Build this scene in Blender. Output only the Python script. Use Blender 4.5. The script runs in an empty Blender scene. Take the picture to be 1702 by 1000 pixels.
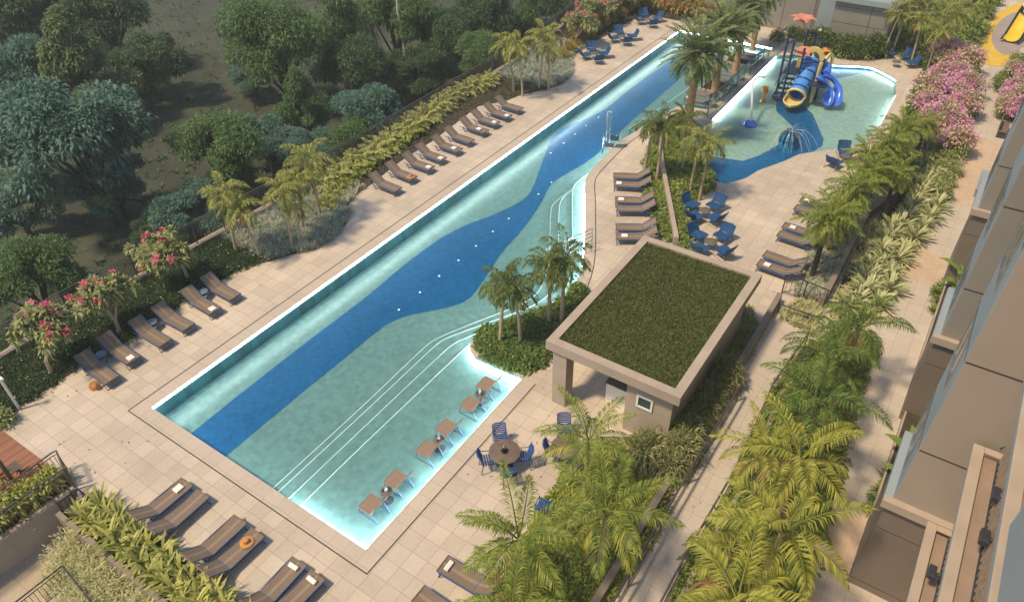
import bpy, math, random
import numpy as np
from mathutils import Vector, Matrix
R_=math.radians
rnd=random.Random(7); NR=np.random.default_rng(11)
sc=bpy.context.scene; COL=sc.collection
# ------------------------------------------------------------------ camera
YAW,PITCH,ROLL,FPX=-0.602324,0.682967,-0.0184184,1205.7
CH=20.0
HAZE=.0010
def cam_axes():
    cy,sy=math.cos(YAW),math.sin(YAW);cp,sp=math.cos(PITCH),math.sin(PITCH)
    f=Vector((sy*cp,cy*cp,-sp)); r=Vector((cy,-sy,0)); u=r.cross(f)
    cr,sr=math.cos(ROLL),math.sin(ROLL)
    return r*cr+u*sr, u*cr-r*sr, f
CR,CU,CF=cam_axes()
cd=bpy.data.cameras.new('camera'); cam=bpy.data.objects.new('camera',cd); COL.objects.link(cam)
cam.matrix_world=Matrix(((CR.x,CU.x,-CF.x,0),(CR.y,CU.y,-CF.y,0),(CR.z,CU.z,-CF.z,CH),(0,0,0,1)))
cd.sensor_width=36; cd.lens=36*FPX/1702; cd.clip_end=1500; cd.clip_start=0.1
sc.camera=cam
sc.render.resolution_x=1024; sc.render.resolution_y=601
def P(px,py,z=0.0):
    d=CF*FPX+CR*(px-851)-CU*(py-500); t=(z-CH)/d.z
    return Vector((d.x*t,d.y*t,z))
def PP(pts,z=0.0): return [tuple(P(a,b,z))[:2] for a,b in pts]
# ------------------------------------------------------------------ light
SUN_EL,SUN_AZ=R_(60),R_(-148)      # azimuth measured from +Y towards +X : light comes from the forest side
w=bpy.data.worlds.new("World"); sc.world=w; w.use_nodes=True
nt=w.node_tree; bg=nt.nodes['Background']; sky=nt.nodes.new('ShaderNodeTexSky')
sky.sky_type='NISHITA'; sky.sun_disc=False; sky.sun_elevation=SUN_EL; sky.sun_rotation=SUN_AZ
nt.links.new(sky.outputs[0],bg.inputs[0]); bg.inputs[1].default_value=0.115
sl=bpy.data.lights.new('sun','SUN'); sl.energy=3.0; sl.angle=R_(6); sl.color=(1,.80,.52)
so=bpy.data.objects.new('sun',sl); COL.objects.link(so)
sd=Vector((math.sin(SUN_AZ)*math.cos(SUN_EL),math.cos(SUN_AZ)*math.cos(SUN_EL),math.sin(SUN_EL)))
so.rotation_euler=sd.to_track_quat('Z','Y').to_euler()
sc.view_settings.view_transform='Standard'; sc.view_settings.look='None'; sc.view_settings.exposure=0.42; sc.view_settings.gamma=1
try:
    sc.cycles.transparent_max_bounces=16
except Exception: pass
# ------------------------------------------------------------------ materials
def _n(nt,t,**k):
    n=nt.nodes.new(t)
    for a,b in k.items(): setattr(n,a,b)
    return n
def mat(name,col,rough=.6,var=.12,scale=4.0,metal=0,bump=0,bscale=40,emit=None,estr=0,trans=0,island=0,col2=None,spec=.5,alpha=1):
    m=bpy.data.materials.new(name); m.use_nodes=True; nt=m.node_tree; L=nt.links
    b=nt.nodes['Principled BSDF']; out=nt.nodes['Material Output']
    b.inputs['Roughness'].default_value=rough; b.inputs['Metallic'].default_value=metal
    b.inputs['Specular IOR Level'].default_value=spec
    tc=_n(nt,'ShaderNodeTexCoord'); no=_n(nt,'ShaderNodeTexNoise'); no.inputs['Scale'].default_value=scale; no.inputs['Detail'].default_value=5
    L.new(tc.outputs['Object'],no.inputs['Vector'])
    c=np.array(col); 
    rp=_n(nt,'ShaderNodeValToRGB'); rp.color_ramp.elements[0].position=.3; rp.color_ramp.elements[1].position=.7
    hi=np.array(col2) if col2 is not None else np.clip(c*(1+var),0,1)
    rp.color_ramp.elements[0].color=(*(c*(1-var)),1); rp.color_ramp.elements[1].color=(*hi,1)
    src=no.outputs['Fac']
    if island:
        g=_n(nt,'ShaderNodeNewGeometry'); mx=_n(nt,'ShaderNodeMix'); mx.inputs[0].default_value=island
        L.new(no.outputs['Fac'],mx.inputs[2]); L.new(g.outputs['Random Per Island'],mx.inputs[3]); src=mx.outputs[0]
        rp.color_ramp.elements[0].position=.15; rp.color_ramp.elements[1].position=.85
    L.new(src,rp.inputs[0]); colout=rp.outputs[0]
    L.new(colout,b.inputs['Base Color'])
    if bump:
        n2=_n(nt,'ShaderNodeTexNoise'); n2.inputs['Scale'].default_value=bscale; n2.inputs['Detail'].default_value=4
        L.new(tc.outputs['Object'],n2.inputs['Vector']); bp=_n(nt,'ShaderNodeBump'); bp.inputs['Strength'].default_value=bump; bp.inputs['Distance'].default_value=.02
        L.new(n2.outputs['Fac'],bp.inputs['Height']); L.new(bp.outputs[0],b.inputs['Normal'])
    if emit is not None:
        b.inputs['Emission Color'].default_value=(*emit,1); b.inputs['Emission Strength'].default_value=estr
    if trans:
        t=_n(nt,'ShaderNodeBsdfTranslucent'); L.new(colout,t.inputs[0]); ms=_n(nt,'ShaderNodeMixShader'); ms.inputs[0].default_value=trans
        L.new(b.outputs[0],ms.inputs[1]); L.new(t.outputs[0],ms.inputs[2]); L.new(ms.outputs[0],out.inputs[0])
    if alpha<1: b.inputs['Alpha'].default_value=alpha
    return m
def grid_mat(name,col,sx,sy,ox,oy,line=.012,lcol=None,var=.08,rough=.6,blotch=.1,rot=0,bscale=.35,fine=.06,bump=.15,spec=.4):
    """square tiles: joint lines + a tone per tile + broad stains, in metres of the object's own space"""
    m=bpy.data.materials.new(name); m.use_nodes=True; nt=m.node_tree; L=nt.links; b=nt.nodes['Principled BSDF']
    b.inputs['Roughness'].default_value=rough; b.inputs['Specular IOR Level'].default_value=spec
    tc=_n(nt,'ShaderNodeTexCoord'); mp=_n(nt,'ShaderNodeMapping'); mp.inputs['Location'].default_value=(-ox,-oy,0); 
    if rot: mp.vector_type='TEXTURE'; mp.inputs['Location'].default_value=(ox,oy,0); mp.inputs['Rotation'].default_value=(0,0,rot)
    L.new(tc.outputs['Object'],mp.inputs[0]); sp=_n(nt,'ShaderNodeSeparateXYZ'); L.new(mp.outputs[0],sp.inputs[0])
    def M(op,a,b_=None):
        n=_n(nt,'ShaderNodeMath',operation=op)
        for i,v in enumerate((a,b_)):
            if v is None: continue
            if isinstance(v,(int,float)): n.inputs[i].default_value=v
            else: L.new(v,n.inputs[i])
        return n.outputs[0]
    u=M('DIVIDE',sp.outputs[0],sx); v=M('DIVIDE',sp.outputs[1],sy)
    def edge(t,s):
        f=M('FRACT',t); d=M('MINIMUM',f,M('SUBTRACT',1.0,f)); return M('LESS_THAN',M('MULTIPLY',d,s),line/2)
    ln=M('MAXIMUM',edge(u,sx),edge(v,sy))
    cb=_n(nt,'ShaderNodeCombineXYZ'); L.new(M('FLOOR',u),cb.inputs[0]); L.new(M('FLOOR',v),cb.inputs[1])
    wn=_n(nt,'ShaderNodeTexWhiteNoise'); L.new(cb.outputs[0],wn.inputs[0])
    no=_n(nt,'ShaderNodeTexNoise'); no.inputs['Scale'].default_value=bscale; no.inputs['Detail'].default_value=6; L.new(tc.outputs['Object'],no.inputs['Vector'])
    nf=_n(nt,'ShaderNodeTexNoise'); nf.inputs['Scale'].default_value=9; nf.inputs['Detail'].default_value=8; L.new(tc.outputs['Object'],nf.inputs['Vector'])
    val=M('ADD',M('ADD',M('MULTIPLY',M('SUBTRACT',wn.outputs[0],.5),2*var),M('MULTIPLY',M('SUBTRACT',no.outputs['Fac'],.5),4*blotch)),M('MULTIPLY',M('SUBTRACT',nf.outputs['Fac'],.5),4*fine))
    val=M('ADD',val,1.0)
    vm=_n(nt,'ShaderNodeVectorMath',operation='SCALE'); vm.inputs[0].default_value=col; L.new(val,vm.inputs['Scale'])
    mx=_n(nt,'ShaderNodeMix',data_type='RGBA'); L.new(ln,mx.inputs[0]); L.new(vm.outputs[0],mx.inputs[6]); mx.inputs[7].default_value=(*(lcol or tuple(c*.5 for c in col)),1)
    L.new(mx.outputs[2],b.inputs['Base Color'])
    if bump:
        bp=_n(nt,'ShaderNodeBump'); bp.inputs['Strength'].default_value=bump; bp.inputs['Distance'].default_value=.004
        h=M('SUBTRACT',M('MULTIPLY',nf.outputs['Fac'],.4),ln); L.new(h,bp.inputs['Height']); L.new(bp.outputs[0],b.inputs['Normal'])
    return m
def water_mat():
    m=bpy.data.materials.new('pool_water'); m.use_nodes=True; nt=m.node_tree; L=nt.links
    nt.nodes.remove(nt.nodes['Principled BSDF']); out=nt.nodes['Material Output']
    tr=_n(nt,'ShaderNodeBsdfTransparent'); tr.inputs[0].default_value=(.86,.975,.965,1)
    gl=_n(nt,'ShaderNodeBsdfGlossy'); gl.inputs['Roughness'].default_value=.04
    fr=_n(nt,'ShaderNodeFresnel'); fr.inputs[0].default_value=1.33; ms=_n(nt,'ShaderNodeMixShader')
    tc=_n(nt,'ShaderNodeTexCoord'); no=_n(nt,'ShaderNodeTexNoise'); no.inputs['Scale'].default_value=2.2; no.inputs['Detail'].default_value=3
    mp=_n(nt,'ShaderNodeMapping'); mp.inputs['Scale'].default_value=(1,2.2,1); L.new(tc.outputs['Object'],mp.inputs[0]); L.new(mp.outputs[0],no.inputs['Vector'])
    bp=_n(nt,'ShaderNodeBump'); bp.inputs['Strength'].default_value=.6; bp.inputs['Distance'].default_value=.04
    L.new(no.outputs['Fac'],bp.inputs['Height']); L.new(bp.outputs[0],gl.inputs['Normal']); L.new(bp.outputs[0],fr.inputs['Normal'])
    L.new(fr.outputs[0],ms.inputs[0]); L.new(tr.outputs[0],ms.inputs[1]); L.new(gl.outputs[0],ms.inputs[2]); L.new(ms.outputs[0],out.inputs[0])
    return m
def glass_mat(name,col=(.72,.85,.85),f=.12):
    m=bpy.data.materials.new(name); m.use_nodes=True; nt=m.node_tree; L=nt.links
    nt.nodes.remove(nt.nodes['Principled BSDF']); out=nt.nodes['Material Output']
    tr=_n(nt,'ShaderNodeBsdfTransparent'); tr.inputs[0].default_value=(*col,1)
    gl=_n(nt,'ShaderNodeBsdfGlossy'); gl.inputs['Roughness'].default_value=.03; ms=_n(nt,'ShaderNodeMixShader'); ms.inputs[0].default_value=f
    L.new(tr.outputs[0],ms.inputs[1]); L.new(gl.outputs[0],ms.inputs[2]); L.new(ms.outputs[0],out.inputs[0]); return m
MT={}
def M_(n,*a,**k):
    MT[n]=mat(n,*a,**k); return MT[n]
TX,TY=-10.9,7.26
MT['deck']=grid_mat('deck_tiles',(.53,.445,.355),.6,.6,TX,TY,.014,(.29,.235,.185),.075,.62,.18)
MT['path']=grid_mat('path_tiles',(.50,.43,.36),.6,.6,TX,TY,.012,(.30,.25,.21),.04,.65,.08)
MT['coping']=grid_mat('coping_tiles',(.51,.43,.35),.6,.6,TX,TY,.012,(.31,.25,.205),.04,.6,.08)
MT['orange']=grid_mat('orange_tiles',(.53,.395,.285),.3,.3,TX,TY,.008,(.42,.28,.19),.06,.65,.08)
MT['lowter']=grid_mat('lower_terrace_tiles',(.46,.37,.27),.6,.6,TX,TY,.014,(.3,.23,.17),.05,.62,.08)
MT['tealtile']=grid_mat('turquoise_mosaic',(.170,.288,.298),.2,.2,TX,TY,.005,(.16,.27,.28),.12,.3,.07,bump=.03)
MT['bluetile']=grid_mat('blue_mosaic',(.011,.115,.31),.2,.2,TX,TY,.005,(.011,.105,.285),.15,.3,.14,bump=.03)
MT['walltile']=grid_mat('teal_wall_mosaic',(.07,.22,.25),.3,.3,TX,TY,.006,(.05,.17,.2),.25,.3,.12,bump=.03)
MT['kidtile']=grid_mat('pale_green_mosaic',(.33,.43,.41),.2,.2,TX,TY,.005,(.23,.36,.325),.13,.3,.08,bump=.03)
MT['wooddeck']=grid_mat('timber_deck',(.28,.12,.065),.14,3.,TX,TY,.012,(.1,.05,.03),.16,.6,.1)
MT['balwood']=grid_mat('balcony_timber',(.36,.2,.11),.16,3.,0,0,.014,(.1,.06,.04),.14,.5,.08)
MT['water']=water_mat()
MT['glass']=glass_mat('clear_glass',(.80,.90,.90),.10); MT['winglass']=mat('window_glass',(.05,.075,.10),.08,.2)
M_('soil',(.055,.04,.025),.95,.3,3,bump=.5,bscale=20)
M_('forest_floor',(.040,.045,.028),.95,.25,.25,col2=(.068,.075,.048),bump=.4,bscale=6)
M_('led',(1,1,1),.5,0,emit=(.93,1,.99),estr=17.0); M_('led_line',(1,1,1),.5,0,emit=(.8,1,1),estr=.35); M_('lamp_white',(1,1,1),.5,0,emit=(.45,.75,1),estr=.55)
M_('led_dim',(1,1,1),.5,0,emit=(.93,1,.99),estr=14.0)
M_('led_b',(1,1,1),.5,0,emit=(.95,1,.98),estr=42.0)
M_('led_soft',(1,1,1),.5,0,emit=(.92,1,.99),estr=12.0)
M_('concrete',(.40,.325,.26),.75,.09,1.5,bump=.15,bscale=60); M_('concrete_dark',(.24,.19,.15),.75,.1,1.5,bump=.15,bscale=60)
M_('kerb',(.34,.27,.21),.8,.12,4,bump=.2); M_('grey_render',(.26,.235,.205),.8,.07,.8,bump=.1,bscale=80)
M_('bluegrey',(.27,.31,.33),.7,.06,.8,bump=.08,bscale=80); M_('brown_panel',(.345,.285,.235),.6,.06,.7,bump=.08,bscale=60); M_('dark_panel',(.19,.155,.125),.6,.08,.7,bump=.08,bscale=60)  # bluegrey also stands in for sky light on the building's pool-facing sides
M_('balfloor',(.30,.22,.17),.7,.1,2); M_('slatwood',(.33,.25,.19),.6,.2,6)
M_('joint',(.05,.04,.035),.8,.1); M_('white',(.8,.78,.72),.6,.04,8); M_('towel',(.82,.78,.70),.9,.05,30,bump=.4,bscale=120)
M_('metal',(.17,.15,.135),.4,.1,3,metal=.6); M_('steel',(.55,.56,.56),.25,.06,5,metal=1); M_('darkmetal',(.05,.055,.07),.45,.15,5,metal=.3)
M_('navyframe',(.06,.11,.24),.45,.12,6,metal=.2); M_('sling',(.195,.140,.097),.75,.10,12,bump=.25,bscale=150); M_('sling_stripe',(.27,.20,.145),.75,.08,12)
M_('poolsling',(.27,.185,.14),.75,.08,12,bump=.2,bscale=150)
M_('bluecloth',(.009,.065,.185),.7,.12,9,bump=.2,bscale=120); M_('chairblue',(.03,.085,.26),.45,.15,9); M_('greyframe',(.3,.28,.26),.4,.1,6,metal=.4)
M_('tabletop',(.16,.115,.085),.5,.15,6,bump=.1); M_('stonetable',(.13,.115,.10),.6,.3,12,bump=.2); M_('sidetable',(.14,.19,.25),.4,.1,6)
M_('black',(.012,.012,.014),.35,.2,5); M_('bottle',(.02,.05,.03),.1,.1,5); M_('straw',(.55,.25,.08),.85,.15,40,bump=.5,bscale=90); M_('ribbon',(.3,.12,.04),.8,.1)
M_('slideblue',(.05,.17,.70),.22,.08,3); M_('slidetube',(.07,.26,.72),.25,.08,3); M_('slidelight',(.03,.2,.7),.2,.1,3); M_('cream',(.68,.55,.20),.35,.07,3); M_('yellow',(.75,.50,.03),.5,.08,3); M_('playnavy',(.015,.03,.09),.35,.1,3)
M_('coral',(.62,.22,.14),.4,.12,4); M_('orangeplastic',(.72,.27,.03),.4,.2,14); M_('pipewhite',(.72,.70,.68),.3,.05,3); M_('teal',(.02,.22,.42),.3,.1,3)
M_('playyellow',(.66,.42,.05),.8,.08,.8,bump=.2,bscale=90); M_('playgrey',(.36,.32,.30),.8,.08,.8); M_('playmauve',(.33,.27,.24),.8,.08,.8)
M_('bark',(.15,.11,.075),.9,.25,9,bump=.7,bscale=25); M_('darkbark',(.06,.048,.04),.9,.3,6,bump=.7,bscale=20); M_('palmbark',(.42,.33,.22),.8,.2,(7),bump=.5,bscale=18)
M_('datebark',(.50,.30,.16),.9,.35,14,bump=1,bscale=16); M_('frangbark',(.42,.31,.2),.8,.15,6,bump=.3); M_('whitestem',(.5,.45,.36),.8,.15,5)
def leafm(n,c,c2,tr=.35,rough=.55,isl=.6,scale=1.1): return M_(n,c,rough,0.0,scale,island=isl,col2=c2,trans=tr,spec=.35)
leafm('leaf_teal',(.055,.125,.092),(.155,.285,.205),.3,scale=.35); leafm('leaf_dark',(.04,.085,.036),(.11,.18,.075),.3,scale=.35); leafm('leaf_green',(.06,.13,.038),(.165,.27,.09),.3,scale=.35); leafm('leaf_olive',(.10,.155,.05),(.22,.29,.115),.3,scale=.35)  # forest greens kept dark to stand in for the wood's dimmer light
leafm('palm_areca',(.12,.16,.03),(.50,.50,.14)); leafm('palm_deep',(.035,.08,.025),(.22,.26,.06)); leafm('palm_date',(.09,.15,.06),(.38,.42,.18)); leafm('palm_big',(.16,.20,.03),(.54,.52,.10)); leafm('palm_mid',(.03,.085,.02),(.23,.30,.06)); leafm('palm_fresh',(.08,.15,.025),(.38,.42,.08))
leafm('fern',(.22,.26,.07),(.66,.65,.24)); leafm('silver',(.34,.36,.26),(.72,.70,.54)); leafm('silverteal',(.20,.30,.28),(.46,.58,.52)); leafm('shrub',(.07,.13,.03),(.36,.43,.11)); leafm('shrubdark',(.04,.085,.022),(.19,.28,.07))
leafm('brom',(.26,.31,.12),(.78,.76,.46)); leafm('spiky',(.16,.17,.07),(.55,.52,.26)); leafm('croton',(.35,.26,.05),(.68,.58,.16)); leafm('croton_red',(.45,.07,.06),(.72,.25,.16)); leafm('croton_green',(.10,.13,.04),(.34,.36,.12))
leafm('frang',(.12,.18,.06),(.58,.58,.26)); leafm('pink',(.70,.08,.16),(.92,.30,.38),.3); leafm('boug',(.52,.16,.36),(.95,.62,.74),.35); leafm('boug_cream',(.65,.5,.2),(.85,.75,.45),.3)
leafm('palm_dead',(.22,.13,.05),(.42,.28,.12)); leafm('grass',(.05,.08,.016),(.18,.20,.055),.25,scale=2); leafm('grasslow',(.04,.06,.015),(.16,.17,.05),.25); leafm('lightgreen',(.38,.40,.17),(.76,.72,.42)); leafm('canna',(.22,.27,.05),(.70,.66,.22)); leafm('under',(.014,.035,.010),(.07,.12,.03)); leafm('whiteflower',(.7,.7,.62),(.85,.85,.8),.2); leafm('banana',(.12,.24,.04),(.36,.46,.10),.4); leafm('orangeflower',(.5,.12,.03),(.7,.25,.05),.3)
leafm('trop',(.10,.16,.02),(.52,.54,.10))
# ------------------------------------------------------------------ mesh builder
def offs(line,d,closed=False):
    N=len(line); o=[]
    for i in range(N):
        p=Vector(line[i][:2]); a=Vector(line[(i-1)%N][:2]) if (i or closed) else None; b=Vector(line[(i+1)%N][:2]) if (i<N-1 or closed) else None
        d1=(p-a).normalized() if a is not None else (b-p).normalized(); d2=(b-p).normalized() if b is not None else d1
        n1=Vector((-d1.y,d1.x)); n2=Vector((-d2.y,d2.x)); m=(n1+n2).normalized(); k=max(.35,m.dot(n1)); q=p+m*(d/k); o.append((q.x,q.y))
    return o
class MB:
    def __init__(s): s.v=[];s.f=[];s.m=[];s.mats=[];s.n=0;s.sm=[]
    def mi(s,m):
        if m not in s.mats: s.mats.append(m)
        return s.mats.index(m)
    def add(s,V,F,m,smooth=False):
        V=np.asarray(V,float).reshape(-1,3); k=s.mi(m)
        s.v.append(V); s.f+= [tuple(int(i)+s.n for i in f) for f in F]; s.m+=[k]*len(F); s.sm+=[smooth]*len(F); s.n+=len(V)
    def box(s,c,sz,m,rz=0,T=None):
        x,y,z=[q/2 for q in sz]; V=np.array([(a,b,d) for d in(-z,z) for a,b in((-x,-y),(x,-y),(x,y),(-x,y))])
        if T is not None: V=np.array([tuple(T@Vector(q)) for q in V])
        if rz: cc,ss=math.cos(rz),math.sin(rz); V=np.c_[V[:,0]*cc-V[:,1]*ss,V[:,0]*ss+V[:,1]*cc,V[:,2]]
        s.add(V+np.array(c),[(3,2,1,0),(4,5,6,7),(0,1,5,4),(1,2,6,5),(2,3,7,6),(3,0,4,7)],m)
    def b2(s,x0,x1,y0,y1,z0,z1,m): s.box(((x0+x1)/2,(y0+y1)/2,(z0+z1)/2),(x1-x0,y1-y0,z1-z0),m)
    def tube(s,pts,r,m,n=8,closed=False,caps=True):
        pts=[Vector(q) for q in pts]; N=len(pts); rr=r if hasattr(r,'__len__') else [r]*N; V=[];F=[]
        up=None
        for i,q in enumerate(pts):
            a=pts[(i-1)%N] if (i or closed) else q; b=pts[(i+1)%N] if (i<N-1 or closed) else q
            d=(b-a).normalized()
            if up is None: up=Vector((0,0,1)) if abs(d.z)<.9 else Vector((1,0,0))
            sx=d.cross(up).normalized(); up=sx.cross(d).normalized()
            for j in range(n):
                t=2*math.pi*j/n; V.append(tuple(q+(sx*math.cos(t)+up*math.sin(t))*rr[i]))
        for i in range(N if closed else N-1):
            i2=(i+1)%N
            for j in range(n): F.append((i*n+j,i*n+(j+1)%n,i2*n+(j+1)%n,i2*n+j))
        if caps and not closed: F.append(tuple(range(n))[::-1]); F.append(tuple((N-1)*n+j for j in range(n)))
        s.add(V,F,m,True)
    def bar(s,a,b,wd,m): s.tube([a,b],wd/2*1.2,m,4)
    def lathe(s,prof,m,c=(0,0,0),n=20):
        V=[];F=[]
        for r,z in prof:
            for j in range(n): t=2*math.pi*j/n; V.append((c[0]+r*math.cos(t),c[1]+r*math.sin(t),c[2]+z))
        for i in range(len(prof)-1):
            for j in range(n): F.append((i*n+j,i*n+(j+1)%n,(i+1)*n+(j+1)%n,(i+1)*n+j))
        s.add(V,F,m,True)
    def prism(s,poly,z0,z1,m,mside=None,top=True):
        n=len(poly); A=sum(poly[i][0]*poly[(i+1)%n][1]-poly[(i+1)%n][0]*poly[i][1] for i in range(n))
        if A<0: poly=poly[::-1]
        V=[(x,y,z0) for x,y in poly]+[(x,y,z1) for x,y in poly]
        if top: s.add(V,[tuple(range(n,2*n)),tuple(range(n))[::-1]],m)
        s.add(V,[(i,(i+1)%n,n+(i+1)%n,n+i) for i in range(n)],mside or m)
    def sheet(s,poly,z,m):
        n=len(poly); A=sum(poly[i][0]*poly[(i+1)%n][1]-poly[(i+1)%n][0]*poly[i][1] for i in range(n))
        if A<0: poly=poly[::-1]
        s.add([(x,y,z) for x,y in poly],[tuple(range(n))],m)
    def wall(s,line,th,z0,z1,m,closed=False):
        """a wall of thickness th following a polyline (th to its left)"""
        N=len(line); off=offs(line,th,closed)
        V=[];F=[]
        for (x,y),(u,v) in zip(line,off): V+=[(x,y,z0),(x,y,z1),(u,v,z1),(u,v,z0)]
        for i in range(N if closed else N-1):
            a=4*i;b=4*((i+1)%N)
            for k in range(4): F.append((a+k,b+k,b+(k+1)%4,a+(k+1)%4))
        if not closed: F+=[(0,1,2,3),(4*N-4,4*N-1,4*N-2,4*N-3)]
        s.add(V,F,m)
    def build(s,name,parent=None,loc=None,rz=0,bevel=0):
        me=bpy.data.meshes.new(name); V=np.concatenate(s.v) if s.v else np.zeros((0,3))
        me.from_pydata(V.tolist(),[],s.f)
        for m in s.mats: me.materials.append(MT[m])
        me.polygons.foreach_set('material_index',s.m); me.polygons.foreach_set('use_smooth',s.sm); 
        me.update()
        o=bpy.data.objects.new(name,me); COL.objects.link(o)
        if parent: o.parent=parent
        if loc is not None: o.location=loc
        if rz: o.rotation_euler.z=rz
        if any(s.sm):
            try: me.set_sharp_from_angle(angle=R_(45))
            except Exception: pass
        if bevel:
            b=o.modifiers.new('bevel','BEVEL'); b.width=bevel; b.segments=2; b.limit_method='ANGLE'
        return o
def fastmesh(name,V,F,mats,mi=None,parent=None,loc=None,rz=0):
    """V (n,3), F (k,3|4) numpy"""
    me=bpy.data.meshes.new(name); V=np.asarray(V,np.float32); F=np.asarray(F,np.int32); k,c=F.shape
    me.vertices.add(len(V)); me.vertices.foreach_set('co',V.ravel()); me.loops.add(k*c); me.loops.foreach_set('vertex_index',F.ravel())
    me.polygons.add(k); me.polygons.foreach_set('loop_start',np.arange(0,k*c,c,dtype=np.int32)); me.polygons.foreach_set('loop_total',np.full(k,c,np.int32))
    for m in mats: me.materials.append(MT[m])
    if mi is not None: me.polygons.foreach_set('material_index',np.asarray(mi,np.int32))
    me.update(calc_edges=True)
    o=bpy.data.objects.new(name,me); COL.objects.link(o)
    if parent: o.parent=parent
    if loc is not None: o.location=loc
    if rz: o.rotation_euler.z=rz
    return o
def unit(A): return A/np.maximum(np.linalg.norm(A,axis=1,keepdims=True),1e-9)
class LF:
    """collects bent leaves (two triangles each)"""
    def __init__(s): s.V=[];s.F=[];s.M=[];s.n=0;s.mats=[]
    def add(s,B,D,L,W,sag,m):
        B=np.asarray(B,float); n=len(B)
        if n==0: return
        if m not in s.mats: s.mats.append(m)
        D=unit(np.asarray(D,float)); L=np.broadcast_to(L,(n,)).astype(float)[:,None]; W=np.broadcast_to(W,(n,)).astype(float)[:,None]; sag=np.broadcast_to(sag,(n,)).astype(float)[:,None]
        up=np.tile([0,0,1.],(n,1))+NR.normal(0,.25,(n,3)); S=unit(np.cross(D,up))
        mid=B+D*L*.5; mid[:,2:]+=sag*.25*L; tip=B+D*L; tip[:,2:]-=sag*L
        V=np.stack([B,mid-S*W/2,tip,mid+S*W/2],1).reshape(-1,3)
        i=np.arange(n)[:,None]*4+s.n
        F=np.concatenate([i+np.array([[0,1,3]]),i+np.array([[1,2,3]])],1).reshape(-1,3)
        s.V.append(V); s.F.append(F); s.M+= [s.mats.index(m)]*(2*n); s.n+=4*n
    def blades(s,B,az,lean,L,W,m,segs=3,curl=.9):
        """arching strap leaves"""
        B=np.asarray(B,float); n=len(B)
        if n==0: return
        if m not in s.mats: s.mats.append(m)
        az=np.asarray(az,float); lean=np.broadcast_to(lean,(n,)).astype(float); L=np.broadcast_to(L,(n,)).astype(float); W=np.broadcast_to(W,(n,)).astype(float)
        h=np.stack([np.cos(az),np.sin(az),0*az],1); sd=np.stack([-np.sin(az),np.cos(az),0*az],1)
        p=B.copy(); rows=[(p-sd*W[:,None]*.35,p+sd*W[:,None]*.35)]
        for k in range(segs):
            a=lean+curl*(k+.5)/segs; d=h*np.sin(a)[:,None]+np.array([0,0,1.])*np.cos(a)[:,None]; p=p+d*(L/segs)[:,None]
            w=(.5 if k<segs-1 else .03)*W[:,None]; rows.append((p-sd*w,p+sd*w))
        V=np.stack([q for r in rows for q in r],1).reshape(-1,3); c=2*(segs+1); i=np.arange(n)[:,None]*c+s.n
        fs=[]
        for k in range(segs): a=2*k; fs+= [[a,a+1,a+3],[a,a+3,a+2]]
        F=np.concatenate([i+np.array([f]) for f in fs],1).reshape(-1,3)
        s.V.append(V); s.F.append(F); s.M+=[s.mats.index(m)]*(len(fs)*n); s.n+=c*n
    def build(s,name,parent=None,loc=None,rz=0): return fastmesh(name,np.concatenate(s.V),np.concatenate(s.F),s.mats,s.M,parent,loc,rz)
# ------------------------------------------------------------------ naming
def tag(o,label=None,cat=None,group=None,kind=None):
    if label: o['label']=label
    if cat: o['category']=cat
    if group: o['group']=group
    if kind: o['kind']=kind
    return o
def thing(name,label,cat,loc=(0,0,0),rz=0,group=None):
    o=bpy.data.objects.new(name,None); COL.objects.link(o); o.location=loc; o.rotation_euler.z=rz; o.empty_display_size=.1
    return tag(o,label,cat,group)
def struct(o,label=None): return tag(o,label,None,None,'structure')
KIDS={}
def kids(o):
    if o.name not in KIDS: KIDS[o.name]=[c for c in o.children]
    return KIDS[o.name]
USED=set()
def place(proto,loc,rz,label,cat=None,group=None,sc_=1.0,only=None):
    """first call uses the built thing itself, later ones copy it with its parts"""
    if proto.name not in USED:
        USED.add(proto.name); r=proto
    else:
        def cp(o,par):
            c=o.copy(); COL.objects.link(c); c.parent=par
            for k in kids(o): cp(k,c)
            return c
        r=cp(proto,None)
    r.location=loc; r.rotation_euler.z=rz
    r.scale=(sc_,)*3 if not hasattr(sc_,'__len__') else sc_
    tag(r,label,cat,group); return r
ORD=['first','second','third','fourth','fifth','sixth','seventh','eighth','ninth','tenth','eleventh','twelfth','thirteenth','fourteenth','fifteenth','sixteenth','seventeenth','eighteenth','nineteenth','twentieth']
def ordn(i):
    if i<20: return ORD[i]
    t=['twenty','thirty','forty','fifty'][i//10-2] if i>=20 else ''
    j=i+1; tens={2:'twenty',3:'thirty',4:'forty',5:'fifty',6:'sixty'}[j//10]
    return (tens[:-1]+'ieth') if j%10==0 else tens+'-'+ORD[j%10-1]
def inside(poly,x,y):
    c=False; n=len(poly); j=n-1
    for i in range(n):
        xi,yi=poly[i];xj,yj=poly[j]
        if (yi>y)!=(yj>y) and x<(xj-xi)*(y-yi)/(yj-yi)+xi: c=not c
        j=i
    return c
def sample(poly,n):
    a=np.array(poly); lo=a.min(0);hi=a.max(0); out=[]
    while len(out)<n:
        x=rnd.uniform(lo[0],hi[0]);y=rnd.uniform(lo[1],hi[1])
        if inside(poly,x,y): out.append((x,y))
    return np.array(out)
def area(p): return abs(sum(p[i][0]*p[(i+1)%len(p)][1]-p[(i+1)%len(p)][0]*p[i][1] for i in range(len(p))))/2
def along(pts,step,start=0.0):
    """points every `step` metres on a world polyline"""
    out=[];nxt=start;tot=0
    for a,b in zip(pts[:-1],pts[1:]):
        a=Vector(a);b=Vector(b);l=(b-a).length
        while nxt<=tot+l+1e-9: out.append(a+(b-a)*((nxt-tot)/l)); nxt+=step
        tot+=l
    return out
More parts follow.
